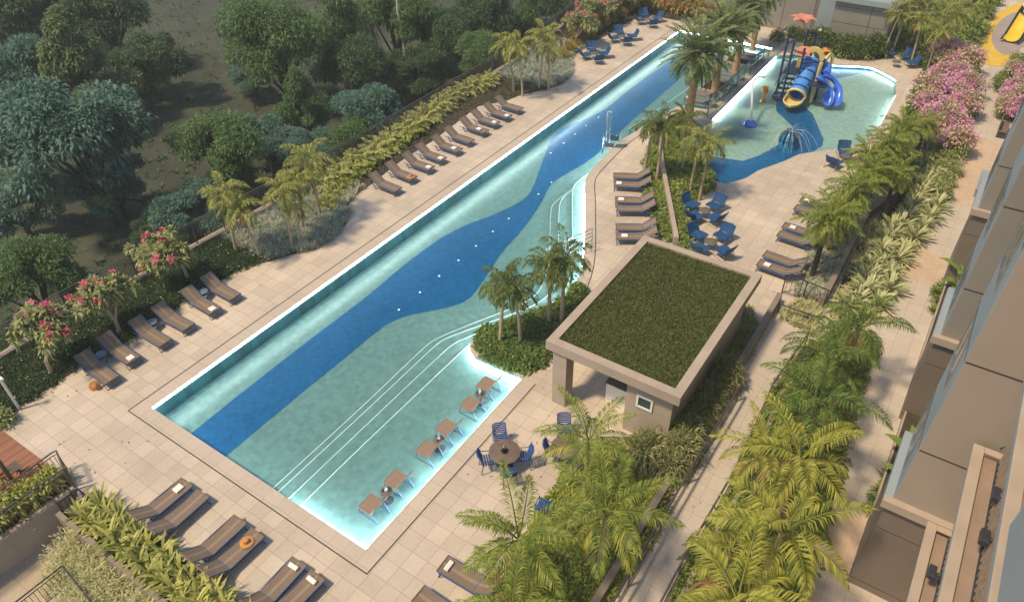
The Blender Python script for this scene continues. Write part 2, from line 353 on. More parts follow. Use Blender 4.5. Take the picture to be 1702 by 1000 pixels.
def smooth(pts,it=2,closed=False):
    for _ in range(it):
        o=[]
        N=len(pts)
        if not closed: o.append(pts[0])
        for i in range(N if closed else N-1):
            a=pts[i];b=pts[(i+1)%N]; o.append((.75*a[0]+.25*b[0],.75*a[1]+.25*b[1])); o.append((.25*a[0]+.75*b[0],.25*a[1]+.75*b[1]))
        if not closed: o.append(pts[-1])
        pts=o
    return pts
from mathutils.geometry import tessellate_polygon
def holed(name,outer,holes,z,m):
    rings=[[Vector((x,y,0)) for x,y in r] for r in [outer]+holes]; tris=tessellate_polygon(rings); V=[(q.x,q.y,z) for r in rings for q in r]
    F=[]
    for t in tris:
        a,b,c=[Vector(V[i]) for i in t]
        F.append(tuple(t) if (b-a).cross(c-a).z>0 else tuple(t[::-1]))
    mb=MB(); mb.add(V,F,m); return mb.build(name)
def ext(a,b,k):
    a=Vector(a);b=Vector(b); q=a+(b-a)*k; return (q.x,q.y)
# ================================================================== THE SETTING
XL,XR,YB,YT=-21.75,-10.95,7.72,56.0
rp=[(1129,175),(1057.5,217.5),(1030,234.5),(1006.5,258),(976,289),(971,306),(972.5,330),(972,375),(971,418),(966,450),(952,486),(932,500),(904.6,515),(867,530.5),(801,552),(784,565),(779,578),(789,593)]
rpw=smooth(PP(rp),1)
POOL=[(XL,YB),(XR,YB),(XR,16.56)]+rpw[::-1]+[(-14.2,43.2),(-14.2,YT),(XL,YT)]     # counter-clockwise
kp=[(1186,192),(1297,82),(1330,92),(1376,107.5),(1437,109),(1457,114),(1500,138),(1450,231),(1410,245),(1359,252),(1328,257),(1304,268),(1260,284),(1241,296),(1210,307),(1187,301),(1172,282),(1156,265),(1146,251),(1152,236)]
kw=PP(kp); KPOOL=[(-13.45,42.2),(-13.5,54.6)]+smooth(kw[2:],1)
def ccw(p): 
    A=sum(p[i][0]*p[(i+1)%len(p)][1]-p[(i+1)%len(p)][0]*p[i][1] for i in range(len(p))); return p if A>0 else p[::-1]
POOL=ccw(POOL); KPOOL=ccw(KPOOL)
FENCE=[(-33,-6)]+PP([(0,606),(95,548),(350,405),(560,290),(700,205),(860,105),(950,38),(1010,-6)])+[(-34,85)]
n0=PP([(105,857),(275,1000),(132,834),(124,811),(0,898)])
LOW=[ext(n0[0],n0[1],2.2),n0[0],n0[2],n0[3],ext(n0[3],n0[4],2.0)]
DECK=[(60,-12),(60,140),(-34,140)]+FENCE[::-1]+[(-30,-6),LOW[4],LOW[3],LOW[2],LOW[1],LOW[0],(LOW[0][0]+2,-12)]
struct(holed('pool_deck',DECK,[POOL,KPOOL],0,'deck'))
g=MB(); g.sheet([(-400,-200),(300,-200),(300,400),(-400,400)],-3.0,'forest_floor'); struct(g.build('forest_ground'))
g=MB(); g.wall([q for q in FENCE],.35,-3,.28,'kerb'); o=g.build('retaining_wall'); tag(o,'low plastered kerb wall carrying the metal fence along the forest side','wall')
g=MB(); g.sheet([(-40,-12),(LOW[0][0]+3,-12),LOW[0],LOW[1],LOW[2],LOW[3],LOW[4],(-40,LOW[4][1])],-1.2,'lowter'); struct(g.build('lower_terrace'))
# path and its orange bands, timber deck, play ground
g=MB(); g.sheet(PP([(1655,95),(1702,40),(1900,0)])+[(30,70),(30,-12),(-1.2,-12)]+PP([(1180,1000),(1300,760),(1345,640),(1400,520),(1500,400),(1560,290),(1600,190)]),.006,'path'); struct(g.build('garden_path'))
for q in ([(1500,404),(1576.6,428.6),(1560,478),(1475,452)],[(1590,215),(1668,240),(1655,355),(1562,330),(1572,260)],[(1370,845),(1452,864),(1408,958),(1365,945),(1333,940),(1310,900)]):
    g=MB(); g.sheet(PP(q),.012,'orange'); struct(g.build('orange_paving'))
g=MB(); g.sheet(PP([(-60,690),(0,712),(98,785),(100,800),(0,880),(-60,900)]),.006,'wooddeck'); struct(g.build('timber_deck'))
def ell(cx,cy,rx,ry,n=32,a0=0,a1=2*math.pi): return [(cx+rx*math.cos(a0+(a1-a0)*i/n),cy+ry*math.sin(a0+(a1-a0)*i/n)) for i in range(n)]
yp=smooth(PP([(1628,108),(1673,113),(1690,90),(1680,60),(1702,48),(1760,40),(1760,10),(1702,2),(1670,14),(1640,40),(1632,70)]),2,True)
g=MB(); g.sheet(yp,.018,'playyellow'); struct(g.build('yellow_play_surface'))
g=MB(); g.sheet(smooth(PP([(1655,85),(1645,62),(1660,35),(1690,18),(1740,25),(1740,60),(1700,78),(1675,95)]),2,True),.024,'playmauve'); struct(g.build('grey_play_surface'))
# ------------------------------------------------------------------ main pool
ZD=-.75
g=MB(); g.prism(POOL,ZD-.2,-.012,'walltile','walltile',top=False); struct(g.build('pool_wall'))
g=MB(); g.sheet([(x,y) for x,y in POOL],ZD,'tealtile'); struct(g.build('pool_floor'))
bl=[(318,719.5),(420,637.6),(520,560),(610,493),(665,445),(712,410),(730,397),(746,388),(777,372.5),(821,357),(850,343),(870,332),(881,321),(891,299),(900,272),(908,251.5),(912,238),(921.6,224),(938.6,211),(976,197),(1010,180),(1044,149.6),(1108.5,105),(1150,72)]
br=[(375,758.6),(481,670),(560,606),(637.5,542),(655,533),(678,524),(726,515),(760,507),(775,500),(787,490),(811,456),(835,418),(870,381),(901,336),(911,313),(922,301),(938.6,290.6),(983,265),(1010,238),(1051,200.5),(1085,170),(1136,126),(1190,80)]
BL=smooth(PP(bl,ZD),1);BR=smooth(PP(br,ZD),1)
BL=[(BL[0][0],YB+.001)]+[q for q in BL if q[1]>YB+.1]+[(BL[-1][0],YT-.01)]; BR=[(BR[0][0],YB+.001)]+[q for q in BR if q[1]>YB+.1]+[(BR[-1][0],YT-.01)]
g=MB(); g.sheet(BL+BR[::-1],ZD+.005,'bluetile'); struct(g.build('blue_wave_floor'))
# steps along the right side (each one further in and higher)
def stepline(px,z): return smooth(PP(px,z),2)
L4=stepline([(501.6,838.5),(590,752),(676.6,670),(735,615),(770,581.5),(800,556)],-.30)
L3=stepline([(480.5,828),(647,670),(735,587),(755,570),(790,555),(848,534),(900,514),(935,492),(948,465),(953,430),(951,330),(953,306),(985,285)],-.42)
L2=stepline([(464,816),(622,670),(719,578),(735,565),(765,553),(828,530.5),(890,508),(918,485),(929,455),(928,350),(935,326),(975,303)],-.54)
L1=stepline([(455.7,809.6),(608.6,670),(700,582),(718,567),(740,556),(780,540),(821,523.7),(870,506),(898,484),(909,455),(914,420),(915,350),(920,338),(945,318),(985,292)],-.65)
right_side=[(XR+.05,YB-.05),(XR+.05,16.5)]
def steppoly(L,far):
    L=[(L[0][0],YB-.05)]+L[1:]
    return L+far+[(XR+.05,16.5),(XR+.05,YB-.05)]
far4=[(-13.2,17.5),(-13.0,16.7)]
farall=[(-16.4,31.4),(-15.9,30.7),(-15.2,29.4),(-12.9,25.2),(-11.9,23.1),(-11.7,22.2),(-12.0,21.2),(-12.9,19.2),(-13.6,17.7),(-13.2,17),(-12.8,16.7)]
for L,z,f in ((L1,-.65,farall),(L2,-.54,farall),(L3,-.42,farall),(L4,-.30,far4)):
    g=MB(); g.prism(steppoly(L,f),ZD-.1,z,'tealtile','walltile'); struct(g.build('pool_step'))
WL=stepline([(1217,73),(1159.5,136),(1091.5,183.5),(1045,214)],-.35)
g=MB(); g.prism([(WL[0][0],YT-.005)]+WL+[(-16.4,38),(-15.8,42.6),(-14.1,43),(-14.1,YT-.005)],ZD-.1,-.35,'tealtile','walltile'); struct(g.build('pool_shelf'))
def ledline(line,z,m='led_line',w=.013,name='step_light_line',lab=None):
    g=MB(); g.wall(line,w,z-.004,z+.012,m); o=g.build(name); tag(o,lab,'light strip','glowing lines on the pool steps'); return o
ledline([(L4[0][0],YB+.02)]+L4[1:],-.30,lab='glowing white line on the pool step edge nearest the submerged sunbeds')
ledline([(L3[0][0],YB+.02)]+L3[1:],-.42,lab='glowing white line on the second pool step from the submerged sunbeds')
ledline([(L2[0][0],YB+.02)]+L2[1:],-.54,lab='glowing white line on the third pool step from the submerged sunbeds')
ledline([(L1[0][0],YB+.02)]+L1[1:],-.65,lab='glowing white line on the lowest pool step, next to the deep floor')
ledline(WL,-.35,lab='glowing white line along the shelf under the date palms')
# light strips under the coping
def strip(line,d,z0,z1,lab,m='led',closed=False):
    g=MB(); g.wall(offs(line,d),.02,z0,z1,m); o=g.build('pool_light_strip'); tag(o,lab,'light strip','light strips under the pool coping'); return o
strip([(XL,YT),(XL,YB)],.004,-.115,-.015,'long white light strip under the forest side edge of the main pool')
strip([(-14.6,YB),(XR,YB)],.004,-.20,-.13,'white light strip under the near end edge, over the shallow part','led_b')
strip([(XL,YB),(-14.7,YB)],.004,-.13,-.10,'faint light strip under the near end edge, over the deep part','led_dim')
strip([(XR,YB),(XR,16.56)],.004,-.20,-.13,'white light strip beside the submerged sunbeds','led_b')
strip([(XR,16.56)]+rpw[::-1][:-3],.004,-.22,-.15,'curved white light strip round the palm planter edge','led_b')
strip([(-14.2,YT),(XL,YT)],.004,-.16,-.03,'white light strip at the far end of the main pool','led_soft')
wl=MB(); wl.sheet(POOL,-.035,'water'); struct(wl.build('pool_water'))
for i,(a,b) in enumerate([(663,515),(698,486),(730,459),(762,433),(791,409),(819,385),(845.5,363.6),(895,323),(916.5,303.5),(915.5,255),(937,238.6),(955.6,223.7),(974,209),(994.7,195.5)]):
    q=P(a,b,ZD); g=MB(); g.lathe([(.0,.012),(.045,.012),(.055,.004)],'lamp_white',n=12); g.lathe([(.055,.003),(.055,.016),(.075,.014),(.075,.003)],'steel',n=14)
    o=g.build('floor_light',loc=(q.x,q.y,ZD+.006)); tag(o,'small white floor light in the blue band of the pool, %s from the near end'%ORD[i],'light','lights set in the pool floor')
# coping ring and drain line (front/left/right sides)
def ringstrip(name,poly,d0,d1,z,m):
    a=offs(poly,-d0,True);b=offs(poly,-d1,True); n=len(a); V=[(x,y,z) for x,y in a]+[(x,y,z) for x,y in b]; g=MB(); g.add(V,[(i,n+i,n+(i+1)%n,(i+1)%n) for i in range(n)],m); return g.build(name)
sp=[(XL,YB),(XR,YB),(XR,16.56)]+rpw[::-1]
def sidestrip(name,line,d0,d1,z,m):
    a=offs(line,-d0);b=offs(line,-d1); n=len(a); V=[(x,y,z) for x,y in a]+[(x,y,z) for x,y in b]; g=MB(); g.add(V,[(i,n+i,n+i+1,i+1) for i in range(n-1)],m); return g.build(name)
line1=[(-17,56.5),(XL-.0,56.5)][1:]; 
CP=[(XL,YT),(XL,YB),(XR,YB),(XR,16.56)]
struct(sidestrip('pool_coping',CP,0.0,.56,.005,'coping')); struct(sidestrip('deck_drain',CP,.56,.60,.009,'joint'))
CQ=[q for q in rpw[::-1]]; cut=[i for i,q in enumerate(CQ) if q[1]>22.3][0]
struct(sidestrip('pool_coping',CQ[cut-1:],0.0,.5,.005,'coping')); struct(sidestrip('deck_drain',CQ[cut-1:],.52,.56,.009,'joint'))
# rim of the planter tip
struct(sidestrip('planter_coping',[(XR,16.56)]+CQ[:cut+2],0.0,.45,.03,'coping'))
# ------------------------------------------------------------------ children's pool
g=MB(); g.prism(KPOOL,-.3,-.012,'kidtile','walltile',top=False); struct(g.build('childrens_pool_wall'))
g=MB(); g.sheet(KPOOL,-.25,'kidtile'); struct(g.build('childrens_pool_floor'))
kb=PP([(1146,251),(1172,258),(1200,262),(1234,267),(1261,258),(1297,238),(1310,226),(1316,211),(1289,184),(1289,158),(1330,165),(1338,177),(1352,190),(1370,231),(1368,243),(1352,252.5),(1328,257),(1304,268),(1260,284),(1241,296),(1207,307),(1187,301),(1172,282),(1156,265)],-.25)
kb=[(a,b) for a,b in kb]
g=MB(); g.sheet(offs(ccw(kb),.04,True),-.244,'bluetile'); struct(g.build('blue_floor_pattern'))
kb2=PP([(1340,105),(1377,108),(1437,110),(1459,117),(1430,123),(1379,134),(1350,140),(1335,120)],-.25)
g=MB(); g.sheet(offs(ccw(kb2),.04,True),-.244,'bluetile'); struct(g.build('blue_floor_pattern'))
g=MB(); g.sheet(KPOOL,-.04,'water'); struct(g.build('childrens_pool_water'))
def kstrip(px,lab,m='led_soft'):
    L=PP(px); strip(L,.006,-.13,-.06,lab,m)
strip([(-13.45,42.2),(-13.5,54.6)],-.03,-.16,-.07,'white light strip under the glass fence side of the childrens pool','led')
kk=smooth(PP([(1300,85),(1330,92),(1376,107.5),(1437,109),(1457,114),(1500,138)]),1); strip(kk,-.03,-.13,-.06,'white light strip along the far edge of the childrens pool','led_soft')
strip(PP([(1500,138),(1450,231)]),-.03,-.13,-.06,'white light strip along the flower hedge side of the childrens pool','led_soft')
struct(sidestrip('childrens_pool_coping',PP([(1500,138),(1450,231),(1410,245),(1359,252),(1328,257),(1304,268),(1260,284),(1241,296),(1207,307),(1187,301)])[::-1],0,.3,.005,'coping'))
# divider kerb between the pools
g=MB(); g.b2(-14.2,-13.5,42.0,58.5,-.4,.05,'coping'); struct(g.build('pool_divider'))
# ================================================================== BUILDING (right) : stepped bays, each with a terrace parapet
def bay(y0,x0,depth,xr,label,ztop=19.2,zb=0,panel='brown_panel',low='dark_panel',blind=False):
    t=thing('apartment_wing',label,'building',(x0,y0,0),0,'stepped wings of the apartment building')
    W=xr-x0
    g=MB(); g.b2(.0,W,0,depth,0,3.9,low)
    for z in (.32,2.8): g.b2(-.004,W,-.004,depth,z-.02,z,'joint')
    g.build('base_wall',t)
    g=MB(); g.b2(.06,W,.08,depth,3.9,ztop,'bluegrey'); g.b2(.09,W,.068,.08,3.9,ztop,panel)  # side wall tinted blue in its colour, as if lit by the sky
    for k in range(1,6): g.b2(.09,W,.062,.068,3+2.95*k-.02,3+2.95*k+.02,'joint')
    for k in range(1,6): g.b2(.052,.06,.1,depth,3+2.95*k-.015,3+2.95*k+.015,'joint')
    g.build('upper_wall',t)
    g=MB(); g.b2(-.14,W+.1,-.14,.1,3.75,4.02,'concrete'); g.b2(-.14,.07,.1,depth+.05,3.75,4.02,'bluegrey'); g.build('parapet_ledge',t)  # ledge return takes the same painted sky tint
    for k in range(5):
        z=4.55+2.95*k; w=MB(); y1=.75;y2=depth-.35
        w.b2(.02,.075,y1,y2,z-.06,z,'steel'); w.b2(.02,.075,y1,y2,z+1.35,z+1.41,'steel'); w.b2(.02,.075,y1,y1+.06,z,z+1.35,'steel'); w.b2(.02,.075,y2-.06,y2,z,z+1.35,'steel'); w.b2(.02,.075,(y1+y2)/2-.03,(y1+y2)/2+.03,z,z+1.35,'steel')
        o=w.build('window',t); p=MB(); p.b2(.045,.058,y1+.06,y2-.06,z,z+1.35,'winglass'); p.build('pane',o)
    return t
bay(14.77,1.62,2.6,3.75,'brown apartment wing nearest the camera with horizontal joints and a ledge')
bay(22.25,1.52,2.9,4.2,'middle apartment wing of the right hand building, dark below its ledge',panel='grey_render')
bay(31.4,1.42,3.0,4.2,'far apartment wing of the right hand building beside the pink flowers',panel='grey_render')
g=MB(); g.b2(2.6,4.2,-3,9.45,10.3,19.3,'bluegrey'); o=g.build('upper_facade'); tag(o,'flat grey upper facade slab at the lower right corner','building')
t=thing('apartment_block','recessed blue grey face of the apartment block between its projecting wings','building',(3.0,8,0))
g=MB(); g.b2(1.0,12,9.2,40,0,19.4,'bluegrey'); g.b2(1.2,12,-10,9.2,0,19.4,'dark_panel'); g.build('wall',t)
for y in (10.5,18.5,27.5,33):
    for k in range(6):
        z=1.1+2.95*k; w=MB(); w.b2(.93,1.0,y,y+2.2,z-.06,z,'steel');w.b2(.93,1.0,y,y+2.2,z+1.5,z+1.56,'steel');w.b2(.93,1.0,y-.05,y,z-.06,z+1.56,'steel');w.b2(.93,1.0,y+2.2,y+2.25,z-.06,z+1.56,'steel')
        o=w.build('window',t); p=MB(); p.b2(.97,.985,y,y+2.2,z,z+1.5,'winglass'); p.build('pane',o)
# balconies in front of the block, seen from above at the right edge
def balcony(zc,label,face,y0=1.0,y1=14.6):
    """wide ledge with a shallow outer kerb (top at zc), a floor strip and a screen of upright bars"""
    x0=2.6; t=thing('balcony',label,'balcony',(x0,y0,zc),0,'stacked balconies of the nearest wing'); L=y1-y0
    g=MB(); g.b2(0,.12,0,L,-.28,-.05,face); g.build('parapet',t)
    g=MB(); g.b2(-.03,.20,0,L+.03,-.05,0,'concrete'); g.b2(.20,.95,L-.15,L+.03,-.05,0,'concrete'); g.build('coping',t,bevel=.015)
    g=MB(); g.b2(.12,1.3,0,L-.12,-.30,-.16,'balfloor'); g.build('slab',t)
    g=MB(); k=.1
    while k<L-.15: g.b2(.52,.57,k-.03,k+.03,-.16,2.70,'slatwood'); k+=.19
    g.build('bar_screen',t)
    g=MB(); g.b2(.50,.59,0,L-.16,-.158,-.09,'darkmetal'); g.build('screen_rail',t)
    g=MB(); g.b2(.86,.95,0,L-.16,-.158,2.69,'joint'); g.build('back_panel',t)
    return t
balcony(4.0,'lowest balcony ledge with a bar screen, right of the joint panel','brown_panel')
balcony(7.0,'middle balcony ledge with two dark lamps and a bar screen','bluegrey')  # cool skylight painted into this outer face and the higher one's
balcony(10.0,'highest balcony ledge with a bar screen at the right edge','bluegrey')
def walllamp(px,z,label):
    q=P(px[0],px[1],z); t=thing('balcony_lamp',label,'lamp',(q.x,q.y,z),0,'dark lamps on the balconies')
    g=MB(); g.tube([(0,0,0),(.42,0,0)],.045,'darkmetal',10); g.build('arm',t); g=MB(); g.box((0,0,0),(.16,.34,.16),'darkmetal'); g.build('head',t,bevel=.02)
walllamp((1549,950),4.4,'dark T shaped lamp on the lowest balcony'); walllamp((1636,892),7.4,'dark T shaped lamp, lower of the pair on the middle balcony'); walllamp((1656,822),7.4,'dark T shaped lamp, upper of the pair on the middle balcony')
# planter boxes along the building foot
def footbox(px0,px1,h,label,w=.6):
    a=P(*px0);b=P(*px1); g=MB(); L=b.y-a.y
    g.b2(0,w,0,L,0,h,'concrete'); g.b2(.06,w-.06,.06,L-.06,h-.0,h+.02,'soil'); t=g.build('planter_box',loc=(a.x,a.y,0)); return tag(t,label,'planter',None,None)
footbox((1440,868),(1560,640),.45,'tan planter box at the foot of the nearest wing'); footbox((1514,633),(1580,470),.45,'tan planter box with a banana plant at the foot of the middle wing'); footbox((1590,425),(1640,300),.45,'tan planter box at the foot of the far wing')
q=P(1626,312); g=MB(); g.b2(-.4,.4,-1.2,1.2,0,.42,'bluegrey'); g.b2(-.44,.44,-1.24,1.24,.42,.48,'bluegrey'); o=g.build('stone_bench',loc=(q.x+.3,q.y,0)); tag(o,'blue grey slab bench beside the building near the far wing','bench')
# low terrace wall behind frames at right/top: bench on path
q=P(1664,222); t=thing('garden_bench','dark timber bench beside the pink flowers on the garden path','bench',(q.x,q.y,0),R_(90))
g=MB(); g.box((0,0,.42),(1.6,.5,.06),'bark'); g.build('seat',t); g=MB(); g.box((0,.24,.7),(1.6,.05,.4),'bark'); g.build('backrest',t)
for x in(-.7,.7):
    g=MB(); g.box((x,0,.2),(.07,.46,.4),'darkbark'); g.build('leg',t)
# ------------------------------------------------------------------ far building at the top
t=thing('service_building','grey panelled building wall behind the date palms and the hedge','building',(-16.5,60.2,0))
g=MB(); g.b2(-6,4.1,0,9,0,6,'grey_render'); g.b2(4.1,5.3,-.55,9,0,6,'bluegrey'); g.b2(5.3,9.3,-1.0,9,0,3.15,'grey_render'); g.b2(5.3,9.0,.6,9,3.5,6,'bluegrey'); g.build('wall',t)
g=MB(); g.b2(5.1,9.6,-1.35,9,3.15,3.5,'bluegrey'); g.build('roof_ledge',t)
g=MB()
for x in (7.9,): g.b2(x-.02,x+.02,-1.008,-.98,0,3.1,'joint')
for z in (1.6,2.75): g.b2(5.32,9.3,-1.007,-.98,z-.015,z+.015,'joint')
for x in (-3.2,-.4,1.4,3.7): g.b2(x-.02,x+.02,-.008,.02,0,2.9,'joint')
g.b2(-6,4.08,-.007,.02,2.9,2.94,'joint'); g.b2(3.72,3.95,-.012,.02,0,2.9,'dark_panel'); g.build('panel_joints',t)
# ================================================================== PAVILION
t=thing('pool_pavilion','flat roofed pavilion with a grass roof beside the pool','pavilion',(-9.64,16.05,0))
W,D=5.02,7.75
g=MB(); z0,z1=2.62,3.0
for a in ((0,W,0,.32),(0,W,D-.32,D),(0,.32,.32,D-.32),(W-.32,W,.32,D-.32)): g.b2(*a,z0,z1,'concrete')
g.b2(.3,W-.3,.3,D-.3,z0,2.86,'concrete'); g.build('roof',t)
g=MB(); g.b2(.25,.8,.1,.65,0,z0,'concrete'); g.build('pillar',t)
g=MB(); g.b2(.25,.8,D-.65,D-.1,0,z0,'concrete'); g.build('pillar',t)
g=MB(); g.b2(3.05,W-.3,.35,.37,0,z0,'concrete'); g.b2(3.05,3.2,.37,D-.4,0,z0,'concrete'); g.b2(W-.45,W-.3,.37,D-.4,0,z0,'concrete'); g.b2(3.2,W-.45,D-.55,D-.4,0,z0,'concrete'); g.build('wall',t)
g=MB(); g.b2(3.45,4.05,.30,.348,1.45,1.52,'white'); g.b2(3.45,4.05,.30,.348,1.95,2.02,'white'); g.b2(3.45,3.52,.30,.348,1.52,1.95,'white'); g.b2(3.98,4.05,.30,.348,1.52,1.95,'white'); o=g.build('window',t)
g=MB(); g.b2(3.52,3.98,.335,.345,1.52,1.95,'winglass'); g.build('pane',o)
g=MB(); g.b2(1.9,3.05,1.2,1.75,0,.95,'white'); g.b2(1.86,3.05,1.16,1.79,.95,1.0,'stonetable'); g.build('counter',t)
lf=LF(); n=42000; B=np.c_[NR.uniform(.33,W-.33,n),NR.uniform(.33,D-.33,n),np.full(n,2.86)]; dn=NR.normal(0,.55,(n,3)); dn[:,2]=1
lf.add(B,dn,NR.uniform(.09,.2,n),NR.uniform(.02,.04,n),.3,'grass'); 
k=2500; B2=np.c_[NR.uniform(.33,W-.33,k),NR.uniform(.33,D-.33,k),np.full(k,2.88)]; dn=NR.normal(0,.6,(k,3)); dn[:,2]=1; lf.add(B2,dn,NR.uniform(.14,.24,k),.035,.4,'grasslow')
o=lf.build('roof_grass',t); g=MB(); g.b2(.32,W-.32,.32,D-.32,2.86,2.88,'soil'); g.build('roof_soil',t)
o['kind']='stuff'
# ================================================================== RAILINGS, FENCES, PLANTER WALLS
def railing(name,label,cat,line,h,z=0,step=.13,m='metal',post=1.6,group=None,r=.022,two=True):
    """line: world xy points"""
    o0=line[0]; L=[Vector((x-o0[0],y-o0[1],0)) for x,y in line]
    t=thing(name,label,cat,(o0[0],o0[1],z),0,group)
    g=MB(); g.tube([p+Vector((0,0,h)) for p in L],r*1.3,m,6); g.build('top_rail',t)
    if two: g=MB(); g.tube([p+Vector((0,0,h-.14)) for p in L],r*.8,m,5); g.build('upper_rail',t)
    g=MB(); g.tube([p+Vector((0,0,.12)) for p in L],r*.9,m,5); g.build('bottom_rail',t)
    g=MB()
    for q in along(L,step,step/2): g.b2(q.x-.009,q.x+.009,q.y-.009,q.y+.009,.1,h-(.14 if two else 0),m)
    if g.n: g.build('pickets',t)
    for q in along(L,post):
        g=MB(); g.b2(-.025,.025,-.025,.025,-.02,h+.02,m); g.build('post',t,loc=(q.x,q.y,0))
    return t
FL=offs(FENCE,.17); fl=[FL[i] for i in range(1,len(FL)-1)]
f1=along([Vector((a,b,0)) for a,b in fl],.5)
f1=[(q.x,q.y) for q in f1 if q.y>3]
c1=[q for q in f1 if q[1]<24.5]; c2=[q for q in f1 if 24<q[1]<42]; c3=[q for q in f1 if q[1]>41.6]
railing('metal_fence','grey metal picket fence behind the frangipani trees and lower loungers','fence',c1[::4]+[c1[-1]],1.15,.28,group='fence along the forest edge')
railing('metal_fence','grey metal picket fence behind the fern hedge and upper loungers','fence',c2[::4]+[c2[-1]],1.15,.28,group='fence along the forest edge')
railing('metal_fence','grey metal picket fence at the far end behind the flowering trees','fence',c3[::4]+[c3[-1]],1.15,.28,step=.16,group='fence along the forest edge')
# glass fence between the pools
t=thing('glass_fence','glass panel fence on the divider between the two pools','fence',(-13.85,42.2,.05))
y=0
while y<15.2:
    g=MB(); g.b2(-.006,.006,y+.06,y+1.22,.08,1.12,'glass'); g.build('glass_panel',t)
    g=MB(); g.b2(-.025,.025,y-.025,y+.025,0,1.15,'metal'); g.build('post',t); y+=1.28
g=MB(); g.b2(-.03,.03,0,15.3,1.13,1.17,'metal'); g.build('top_rail',t)
# lower left: planter with railings, stairs, retaining faces
a,b=LOW[3],LOW[4]
g=MB(); g.wall([a,b],.18,-1.25,.14,'concrete'); o=g.build('planter_wall'); tag(o,'tan rendered planter wall above the lower terrace at the left edge','wall')
railing('stair_railing','brown metal railing on the planter wall at the left edge','railing',offs([a,b],.1),.95,.14,m='metal')
p0=PP([(100,778),(0,850)]); p0=[p0[0],ext(p0[0],p0[1],1.8)]
railing('stair_railing','brown metal railing between the timber deck and the planted bed','railing',[tuple(P(124,808))[:2],tuple(P(112,778))[:2],tuple(P(103,783))[:2],ext(tuple(P(103,783))[:2],tuple(P(0,860))[:2],1.8)],.95,0,m='metal')
a,b=LOW[1],LOW[0]
g=MB(); g.wall([b,a],.16,-1.25,.28,'concrete_dark'); o=g.build('planter_wall'); tag(o,'long brown coping wall below the strap leaved plants, lower left','wall')
railing('planter_grille','short dark railing at the corner of the strap leaved bed','railing',[tuple(P(107,853))[:2],tuple(P(140,828))[:2],tuple(P(152,838))[:2]],.55,.0,m='darkmetal',two=False)
# stairs
t=thing('stairs','short flight of stone steps down to the lower terrace','stairs',(0,0,0))
sa=Vector(LOW[2]); sb=Vector(LOW[1]); dv=(sb-sa); nrm=Vector((dv.y,-dv.x)).normalized(); nrm=nrm if nrm.y<0 else -nrm
for k in range(6):
    q0=sa+nrm*(.30*k);q1=sb+nrm*(.30*k);q2=sb+nrm*(.30*(k+1));q3=sa+nrm*(.30*(k+1))
    g=MB(); g.prism([tuple(q0),tuple(q1),tuple(q2),tuple(q3)],-1.25,-.17*(k+1),'lowter','lowter'); g.build('step',t)
def handrail(name,label,line3,m='metal',r=.025,posts=None):
    t=thing(name,label,'handrail',line3[0]); o=Vector(line3[0]); g=MB(); g.tube([Vector(q)-o for q in line3],r,m,8); g.build('rail',t)
    for q in (posts or []):
        g=MB(); q=Vector(q)-o; g.tube([q,q-Vector((0,0,posts_h))],r*.9,m,8); g.build('post',t)
    return t
posts_h=.95
for off,lb in ((0.08,'left'),(.92,'right')):
    q=sa+dv*off; e=q+nrm*1.9
    handrail('stair_handrail','sloping handrail on the %s of the stone steps'%('planter side' if off<.5 else 'strap leaved bed side'),[(q.x,q.y,.95),(e.x,e.y,-.25),(e.x+nrm.x*.3,e.y+nrm.y*.3,-.25)],posts=[(q.x,q.y,.95),(e.x,e.y,-.25)])
    handrail('stair_handrail','lower sloping handrail on the %s of the stone steps'%('planter side' if off<.5 else 'strap leaved bed side'),[(q.x,q.y,.70),(e.x,e.y,-.5)],r=.018)
lt=PP([(85,1000),(125,968),(150,1000)],-1.2)
railing('terrace_railing','dark railing on the lower terrace beside the pale shrub','railing',[ext(lt[1],lt[0],2.),lt[1],ext(lt[1],lt[2],2.5)],1.0,-1.2,m='darkmetal')
# ramp right of the pavilion
rl=PP([(1297,503),(1207,660),(1146,760),(1085,862),(1003,1000),(940,1105)])
g=MB(); g.wall(rl[::-1],.22,0,.5,'concrete_dark'); o=g.build('ramp_wall'); tag(o,'brown coping wall between the pavilion planting and the ramp','wall')
rr=offs(rl,.38)
railing('ramp_handrail','steel double handrail on the pavilion side of the ramp','handrail',rr[1:],.85,0,step=50,post=2.2)
r2=PP([(1336,578),(1278,662),(1248,731),(1214,806),(1160,900),(1132,949),(1100,1010),(1060,1090)])
railing('ramp_handrail','steel double handrail on the palm side of the ramp','handrail',r2,.85,0,step=50,post=2.0)
g=MB(); g.wall(offs(r2,.3),.16,0,.3,'kerb'); o=g.build('palm_bed_kerb'); tag(o,'tan kerb of the large palm bed beside the ramp','kerb')
g=MB(); rampf=rl[:-1]+[rl[-1]]+r2[::-1]+PP([(1370,514)]); g.sheet(rampf,.016,'path'); struct(g.build('ramp_floor'))
railing('ramp_gate_railing','dark railing across the top of the ramp beside the light ground cover','railing',PP([(1299,487),(1334,499),(1370,514)]),1.0,0,step=.2,post=.9,m='darkmetal',two=False)
railing('ramp_gate_railing','dark railing at the foot of the light ground cover bed','railing',PP([(1292,520),(1362,545)]),.5,0,step=.3,post=1.2,m='darkmetal',two=False)
